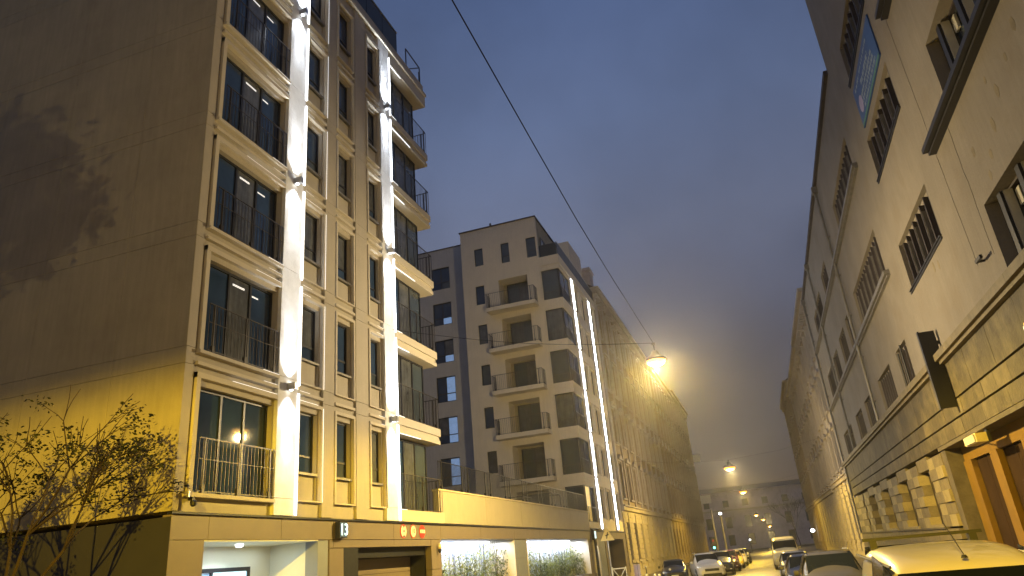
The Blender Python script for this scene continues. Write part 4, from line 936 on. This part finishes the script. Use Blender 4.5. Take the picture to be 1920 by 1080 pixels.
# ------------------------------------------------------------------ cars
def car(label, x, y, Lc, Wd, Hc, kind, pm, rz=0.0, group='cars parked along the kerbs', cat='car', name='parked_car', rack=False, sleek=None):
    t = thing(name, label, cat, (x, y, 0), rz, group, world_coords=False)
    w = Wd/2
    # stations: (y along car, front negative; zlow, zbelt, zroof, wsill, wbelt, wroof)
    if kind == 'suv':
        s_ = [(-.5, .42, .62, .66, .62, .62, .50), (-.485, .30, .70, .78, .84, .80, .60), (-.44, .22, .80, .92, .96, .92, .70), (-.34, .20, .93, 1.02, 1, .96, .76), (-.235, .20, .99, 1.08, 1, .97, .80),
              (-.06, .2, 1.03, 1.58, 1, .97, .74), (.05, .2, 1.04, 1.66, 1, .97, .73), (.25, .2, 1.06, 1.64, 1, .97, .72), (.40, .2, 1.08, 1.54, .99, .95, .68), (.48, .28, 1.05, 1.12, .94, .90, .66), (.5, .4, .8, .9, .8, .8, .6)]
        sc = Hc/1.68; ws = (4, 5); side = (5, 6, 7)
    elif kind == 'hatch':
        s_ = [(-.5, .40, .55, .60, .60, .60, .5), (-.48, .26, .62, .70, .84, .80, .60), (-.42, .18, .72, .82, .95, .92, .70), (-.30, .17, .84, .92, 1, .96, .78), (-.22, .17, .90, .97, 1, .97, .80),
              (-.04, .17, .93, 1.38, 1, .96, .72), (.06, .17, .94, 1.46, 1, .96, .71), (.24, .17, .96, 1.44, 1, .96, .70), (.38, .17, .98, 1.34, .99, .94, .66), (.47, .24, .95, 1.0, .94, .90, .66), (.5, .36, .7, .8, .8, .8, .6)]
        sc = Hc/1.47; ws = (4, 5); side = (5, 6, 7)
    elif kind == 'van':    # small delivery van
        s_ = [(-.5, .42, .60, .66, .66, .66, .54), (-.485, .28, .72, .80, .86, .84, .64), (-.45, .20, .86, .96, .96, .93, .74), (-.37, .18, 1.0, 1.08, 1, .96, .82), (-.30, .18, 1.06, 1.14, 1, .97, .84),
              (-.15, .18, 1.10, 1.68, 1, .97, .78), (-.07, .18, 1.11, 1.79, 1, .97, .80), (.10, .18, 1.12, 1.88, 1, .98, .82), (.38, .18, 1.12, 1.90, 1, .98, .83), (.48, .22, 1.12, 1.80, .99, .97, .80), (.5, .34, .9, 1.65, .95, .93, .76)]
        sc = Hc/1.84; ws = (4, 5); side = (5, 6)
    else:                  # high box-like van
        s_ = [(-.5, .45, .70, .80, .76, .76, .64), (-.485, .30, .90, 1.0, .90, .88, .72), (-.45, .25, 1.10, 1.2, .98, .95, .82), (-.40, .22, 1.2, 1.3, 1, .97, .86), (-.36, .22, 1.25, 1.36, 1, .97, .88),
              (-.27, .22, 1.3, 2.0, 1, .98, .86), (-.22, .22, 1.3, 2.22, 1, .98, .88), (.0, .22, 1.3, 2.26, 1, .98, .9), (.4, .22, 1.3, 2.26, 1, .98, .9), (.48, .24, 1.3, 2.22, 1, .98, .9), (.5, .36, 1.2, 2.1, .96, .95, .86)]
        sc = Hc/2.26; ws = (4, 5); side = (5, 6)
    rings = []
    for (yy, zl, zb, zr, a, b, c) in s_:
        zl *= sc; zb *= sc; zr *= sc; half = [(0, zl), (.84*a*w, zl), (a*w, zl+.13), (a*w*1.0, zl+(zb-zl)*.55), (b*w, zb), (c*w, zr-(.035 if zr-zb > .2 else .015)), (c*w*.72, zr), (0, zr+.012)]
        ring = [(p[0], yy*Lc, p[1]) for p in half] + [(-p[0], yy*Lc, p[1]) for p in half[-2:0:-1]]
        rings.append(ring)
    n = len(rings[0]); mb = MB()
    for r_ in rings: mb.v += r_
    for i in range(len(rings)-1):
        for k in range(n):
            k2 = (k+1) % n; mb.f.append((i*n+k, i*n+k2, (i+1)*n+k2, (i+1)*n+k))
    mb.f.append(tuple(range(n))[::-1]); mb.f.append(tuple((len(rings)-1)*n+k for k in range(n)))
    body = mb.build('body', pm, t, True)
    md = body.modifiers.new('sub', 'SUBSURF'); md.levels = 1; md.render_levels = 2
    def lerp(a, b, t_): return Vector(a).lerp(Vector(b), t_)
    # windscreen
    def patch(p00, p10, p11, p01, off, name, m, inset=0.06):
        P = [Vector(p) for p in (p00, p10, p11, p01)]; c = sum(P, Vector())/4
        nrm = (P[1]-P[0]).cross(P[3]-P[0]).normalized()
        if nrm.dot(c-Vector((0, c.y*0.6, Hc*0.45))) < 0: nrm = -nrm
        P = [p.lerp(c, inset)+nrm*off for p in P]
        g = MB(); g.quad(*P); g.quad(*[p-nrm*0.012 for p in P][::-1])
        for q in range(4): g.quad(P[q], P[(q+1) % 4], P[(q+1) % 4]-nrm*0.012, P[q]-nrm*0.012)
        return g.build(name, m, t)
    A = rings[ws[0]]; B = rings[ws[1]]
    patch(A[n-5], A[5], B[5], B[n-5], 0.035, 'windscreen', 'car_glass', 0.03)
    C = rings[-3]; D = rings[-2]
    patch(C[n-5], C[5], D[5], D[n-5], 0.03, 'rear_window', 'car_glass', 0.1)
    for sgn in (0, 1):
        for i in range(side[0], side[-1]+1):
            a = rings[i]; b = rings[i+1]; i4, i5 = (4, 5) if sgn == 0 else (n-4, n-5)
            patch(a[i4], b[i4], b[i5], a[i5], 0.018, 'side_window', 'car_glass', 0.08)
        a = rings[side[0]-1]; b = rings[side[0]]; 
    # wheels
    r = 0.34 if kind in ('suv', 'box') else 0.31
    for yy in (-.315*Lc, .30*Lc):
        for sx in (-1, 1):
            MB().lathe((sx*(w-0.005), yy, r+0.03), [(r+0.075, -0.05), (r+0.07, 0.008)] if sx > 0 else [(r+0.07, -0.008), (r+0.075, 0.05)], 20, 'x').build('wheel_arch', 'black', t)
            wo = MB().lathe((sx*(w-0.10), yy, r), [(r-0.03, -0.11), (r, -0.08), (r, 0.08), (r-0.03, 0.115)], 20, 'x').build('wheel', 'tyre', t, True)
            MB().lathe((sx*(w+0.018), yy, r), [(r*.62, -0.01), (r*.56, 0.01)] if sx > 0 else [(r*.56, -0.01), (r*.62, 0.01)], 14, 'x').build('rim', 'rim', wo)
    # front details
    fz = s_[1][3]*sc
    for sx in (-1, 1):
        MB().prism([(sx*w*.50, fz-.14), (sx*w*.86, fz-.08), (sx*w*.88, fz+.03), (sx*w*.55, fz-.02)], -.462*Lc-.04, -.44*Lc, lambda u, z, d: (u, d-(0.03 if abs(u) < w*.6 else -.05), z)).build('headlight', 'headlight', t)
        MB().box(sx*w*.60, sx*w*.78, -.5*Lc-.0, -.47*Lc, fz-.40, fz-.33).build('fog_lamp', 'headlight', t)
        MB().box(sx*(w+.02), sx*(w+.19), -.20*Lc, -.20*Lc+.10, s_[4][3]*sc-.02, s_[4][3]*sc+.13).build('mirror', pm, t, bevel=0.03)
        MB().box(sx*w*.80, sx*w*.93, .485*Lc, .492*Lc, fz-.05, fz+.25).build('tail_light', 'red_lens', t)
    MB().box(-w*.48, w*.48, -.505*Lc, -.475*Lc, fz-.20, fz-.05).build('grille', 'black', t, bevel=0.02)
    MB().box(-w*.62, w*.62, -.508*Lc, -.475*Lc, fz-.47, fz-.34).build('bumper_intake', 'black', t, bevel=0.02)
    MB().box(-.26, .26, -.513*Lc, -.505*Lc, fz-.31, fz-.20).build('licence_plate', 'plate', t)
    MB().bar((-w*.35, -.22*Lc, s_[4][3]*sc+.05), (w*.1, -.20*Lc, s_[4][3]*sc+.09), 0.012, 4).build('wiper', 'black', t)
    if kind == 'suv':
        for sx in (-1, 1): MB().bar((sx*w*.68, -.02*Lc, Hc-.0), (sx*w*.66, .34*Lc, Hc-.02), 0.02, 5).build('roof_rail', 'alu', t)
    if rack:
        for sx in (-1, 1):
            MB().bar((sx*w*.80, -.14*Lc, Hc-.12), (sx*w*.84, .47*Lc, Hc-.04), 0.018, 5).build('roof_gutter', 'black', t)
        for yy in (.34*Lc,):
            q = MB().box(-w*.78, w*.78, yy, yy+0.06, Hc+.12, Hc+.16)
            for sx in (-1, 1): q.box(sx*w*.60, sx*w*.70, yy-.02, yy+.08, Hc-.03, Hc+.13)
            q.build('roof_bar', 'black', t)
        MB().lathe((0, -.125*Lc, Hc-.085), [(0.035, 0), (0.02, 0.03)], 8).bar((0, -.125*Lc, Hc-.05), (-0.02, -.125*Lc+.42, Hc+.27), 0.006, 4).build('antenna', 'black', t)
    return t
car('white small delivery van with roof bar and antenna, nearest on the right', 1.86, 9.35, 4.3, 1.80, 1.93, 'van', 'paint_van', cat='van', name='parked_van', rack=True)
car('dark grey car with broad dark windscreen parked directly behind the white delivery van', 1.60, 25.2, 4.4, 1.82, 1.72, 'suv', 'paint_grey')
car('black car parked between the dark grey car and the pale high van', 1.25, 33.2, 4.3, 1.78, 1.52, 'hatch', 'paint_black')
car('pale high roofed van, farthest of the vehicles parked on the right', 0.98, 61.5, 5.2, 1.95, 2.26, 'box', 'paint_van', cat='van', name='parked_van')
car('silver car hidden between the black car and the pale high van', 1.15, 45.5, 4.3, 1.78, 1.45, 'hatch', 'paint_silver')
car('white suv with dark windscreen facing the viewer, first in the left row', -4.30, 51.6, 4.6, 1.85, 1.72, 'suv', 'paint_white', rz=0.22)
car('dark car half hidden beside the white suv on its kerb side', -6.6, 53.0, 4.3, 1.76, 1.45, 'hatch', 'paint_black', rz=0.1)
car('navy blue car with pale roof line directly behind the white suv', -3.75, 58.6, 4.3, 1.78, 1.70, 'suv', 'paint_navy', rz=0.06)
car('dark red car, third in the left row behind the navy one', -3.55, 64.6, 4.3, 1.78, 1.66, 'hatch', 'paint_red', rz=0.05)
car('yellow car, fourth in the left row', -3.40, 70.6, 4.2, 1.76, 1.5, 'hatch', 'paint_yellow', rz=0.04)
car('white car near the far end of the left row, behind the yellow one', -3.25, 76.8, 4.3, 1.78, 1.55, 'hatch', 'paint_white', rz=0.03)
car('black car, last of the left row', -3.1, 83.4, 4.3, 1.78, 1.5, 'hatch', 'paint_black')

# ------------------------------------------------------------------ street furniture
ws_ = thing('warning_sign', 'pale triangular warning sign on a thin pole before the podium end', 'sign', (-9.35, 45, 0.12))
MB().prism([(-9.80, 2.93), (-8.92, 2.93), (-9.36, 3.74)], 0, 0.02, lambda u, z, d: (u, 44.98-d, z)).build('face', 'sign_yellow', ws_)
MB().prism([(-9.74, 2.965), (-8.98, 2.965), (-9.36, 3.66)], 0.021, 0.026, lambda u, z, d: (u, 44.98-d, z)).build('border', 'sign_yellow', ws_)
MB().bar((-9.40, 44.95, 3.05), (-9.30, 44.95, 3.42), 0.03, 6).bar((-9.45, 44.95, 3.22), (-9.25, 44.95, 3.28), 0.03, 6).build('symbol', 'joint', ws_)
MB().bar((-9.36, 45.05, 0.12), (-9.36, 45.05, 3.7), 0.035, 8).build('pole', 'alu', ws_)
ba = thing('barrier_frame', 'white metal barrier frame with crossed bars at the kerb beside the dark doorway', 'barrier', (-8.3, 42, 0.12))
mb = MB()
for x in (-8.68, -7.90): mb.bar((x, 42, 0.12), (x, 42, 1.46), 0.03, 6)
mb.bar((-8.68, 42, 1.36), (-7.90, 42, 1.36), 0.03, 6); mb.bar((-8.68, 42, 0.4), (-7.90, 42, 0.4), 0.03, 6); mb.build('frame', 'white_metal', ba)
MB().bar((-8.62, 42, 1.32), (-8.29, 42, 0.85), 0.022, 6).bar((-7.96, 42, 1.32), (-8.29, 42, 0.85), 0.022, 6).bar((-8.29, 42, .85), (-8.62, 42, .42), 0.022, 6).bar((-8.29, 42, .85), (-7.96, 42, .42), 0.022, 6).build('cross_bar', 'white_metal', ba)
def bollard(x, y, label):
    t = thing('bollard', label, 'bollard', (x, y, 0.12), group='bollards with white ball tops on the left pavement')
    MB().lathe((x, y, 0.12), [(0.06, 0), (0.06, 0.1), (0.04, 0.12), (0.04, 0.85)], 10).build('post', 'dark_metal', t, True)
    MB().lathe((x, y, 1.03), [(0.02, -0.075), (0.06, -0.045), (0.075, 0), (0.06, 0.045), (0.02, 0.075)], 12).build('ball', 'white_metal', t, True)
bollard(-8.89, 55.1, 'white topped bollard farthest back, against the old tenement wall'); bollard(-6.04, 37.4, 'white topped bollard, leftmost of the three close together by the kerb')
bollard(-5.51, 36.5, 'white topped bollard, middle of the three close together by the kerb'); bollard(-5.23, 36.0, 'white topped bollard, rightmost of the three close together by the kerb'); bollard(-5.78, 44.3, 'white topped bollard standing alone left of the white suv')
bn = thing('cloth_banner', 'pale violet and blue hanging banner on the pavement beside the old tenement', 'banner', (-7.8, 45, 0.12))
mb = MB()
for k in range(8): mb.quad((-8.0+k*0.028, 45+0.03*(k % 2), 0.3), (-8.0+(k+1)*0.028, 45+0.03*((k+1) % 2), 0.3), (-8.0+(k+1)*0.028, 45+0.03*((k+1) % 2), 1.45), (-8.0+k*0.028, 45+0.03*(k % 2), 1.45))
mb.build('cloth', 'violet_cloth', bn); MB().box(-7.76, -7.62, 45, 45.03, 0.3, 1.45).build('cloth', 'violet_cloth', bn); MB().box(-7.77, -7.755, 44.99, 45.02, .3, 1.4).build('stripe', 'blue_cloth', bn)
MB().bar((-7.77, 45.06, 0.12), (-7.77, 45.06, 1.6), 0.025, 6).bar((-8.02, 45.05, 1.5), (-7.6, 45.05, 1.5), 0.02, 6).build('pole', 'dark_metal', bn)
tl = thing('traffic_light', 'traffic light showing green at the kerb beyond the white suv', 'traffic light', (-5.5, 80, 0.12))
MB().bar((-5.5, 80, 0.12), (-5.5, 80, 2.6), 0.06, 8).build('pole', 'dark_metal', tl); MB().box(-5.68, -5.35, 79.8, 80.0, 1.62, 2.75).build('housing', 'black', tl)
MB().lathe((-5.52, 79.78, 1.82), [(0.11, 0), (0.11, 0.02)], 14, 'y').build('green_lens', 'green_glow', tl); MB().lathe((-5.52, 79.78, 2.5), [(0.11, 0), (0.11, 0.02)], 14, 'y').build('red_lens', 'red_lens', tl)
for (x, y, h, r, lb) in ((-5.25, 81, 5.6, 0.10, 'left of two bare leaning poles at the end of the left pavement'), (-4.35, 80.5, 5.1, 0.11, 'right of two poles at the end of the left pavement, with white lamp on top')):
    p_ = thing('utility_pole', lb, 'pole', (x, y, 0.12)); MB().bar((x, y, 0.12), (x, y, h), r, 10).build('shaft', 'zinc', p_)
    if 'white' in lb: MB().lathe((x, y, h), [(0.06, -0.16), (0.15, -0.06), (0.16, 0.04), (0.08, 0.13)], 12).build('lamp_globe', 'white_glow', p_, True); MB().lathe((x+.1, y, h), [(0.1, 0.1), (0.12, 0.2)], 8).build('cap', 'black', p_)
gl_ = thing('facade_lamp', 'bright white lamp on a bracket low on the dark right row', 'lamp', (6.3, 113, 2.8))
x_, y_, z_ = 6.02, 113, 2.73
MB().lathe((6.05, 113, 2.75), [(0.05, -0.24), (0.26, -0.12), (0.30, 0.0), (0.24, 0.14), (0.05, 0.26)], 14).build('globe', 'white_glow', gl_, True); MB().bar((6.05, 113, 3.0), (6.7, 113, 3.2), 0.03, 6).build('bracket', 'black', gl_)
sl = thing('street_post_lamp', 'thin post with tiny white lamp in front of the far building', 'street lamp', (-3.5, 150, 0)); MB().bar((-3.5, 150, 0), (-3.5, 150, 2.2), 0.05, 6).build('post', 'dark_metal', sl); MB().lathe((-3.5, 150, 2.3), [(0.05, -0.15), (0.17, 0), (0.05, 0.15)], 10).build('globe', 'white_glow', sl)
# barrier fence on the right pavement edge
fn = thing('railing_fence', 'grey framed pedestrian fence panel between the grey car and the delivery van', 'fence', (2.95, 19, 0.12))
for k in range(4):
    y = 17.0+k*1.9; mb = MB()
    mb.bar((2.95, y, 0.12), (2.95, y, 1.18), 0.03, 6).bar((2.95, y+1.8, 0.12), (2.95, y+1.8, 1.18), 0.03, 6).bar((2.95, y, 1.16), (2.95, y+1.8, 1.16), 0.03, 6).bar((2.95, y, .3), (2.95, y+1.8, .3), 0.025, 6)
    mb.build('frame', 'alu', fn); MB().box(2.94, 2.96, y+.08, y+1.72, .38, 1.08).build('infill_panel', 'planter_back', fn)

# ------------------------------------------------------------------ trees
def tree(root, base, h, spread, seed, leafm, nleaf, leafsize, droop=0.0, levels=4, crown_lo=0.35, lean=(0, 0), thick=0.018):
    rnd = random.Random(seed); tm = MB(); tips = []
    def grow(p, d, l, r, lv):
        segs = 3
        for s_ in range(segs):
            d2 = (d+Vector((rnd.uniform(-.18, .18), rnd.uniform(-.18, .18), rnd.uniform(-.08, .12)-droop*(lv > 1)))).normalized()
            p2 = p+d2*(l/segs); tm.bar(p, p2, r*(1-.25*s_/segs), 6 if lv < 2 else 4, r*(1-.25*(s_+1)/segs)); p, d = p2, d2
            if lv >= 2: tips.append(p)
        if lv >= levels: tips.append(p); return
        for k in range(rnd.choice((3, 4)) if lv else 5):
            a = rnd.uniform(0, 2*PI); t = rnd.uniform(.45, 1.0)
            nd = (d+Vector((math.cos(a), math.sin(a), 0.1))*t*spread).normalized(); grow(p, nd, l*rnd.uniform(.62, .82), r*.58, lv+1)
    grow(Vector(base), Vector((lean[0], lean[1], 1)).normalized(), h*.33, h*thick, 0)
    tm.build('trunk', 'bark', root)
    lm = MB()
    if h < 8: tips = rnd.sample(tips, min(len(tips), 90))
    for _ in range(nleaf):
        c = rnd.choice(tips)+Vector((rnd.gauss(0, .30 if h > 8 else .13), rnd.gauss(0, .30 if h > 8 else .13), rnd.gauss(0, .22 if h > 8 else .08)))
        s_ = leafsize*rnd.uniform(.5, 1.3); u = Vector((rnd.uniform(-1, 1), rnd.uniform(-1, 1), rnd.uniform(-.6, .6))).normalized()*s_; v = u.orthogonal().normalized()*s_*.5
        lm.quad(c-u, c+v, c+u, c-v)
    lm.build('crown', leafm, root)
tr = thing('pavement_tree', 'small dark tree with thin reddish trunk at the left edge before the side wall', 'tree', (-11.9, 9.0, 0.0))
tree(tr, (-12.2, 9.0, 0), 5.7, 0.80, 29, 'leaf_dark', 4200, 0.042, 0.03, 4, lean=(0.12, 0.0), thick=0.011)
tr = thing('pavement_tree', 'tall dark tree added out of view at the left so its leaves shade the side wall', 'tree', (-14.6, -0.8, 0.0))
tree(tr, (-14.6, -0.8, 0), 13.5, 0.60, 8, 'leaf_dark', 14000, 0.16, 0.0, 4)  # unseen tree, added to throw leafy shade on the side wall
tr = thing('bare_tree', 'dark bare branched tree in front of the far building by the right row', 'tree', (6.5, 180, 0.1))
tree(tr, (6.5, 180, 0), 11.0, 0.6, 4, 'leaf_dark', 500, 0.12, 0, 4, thick=0.010)
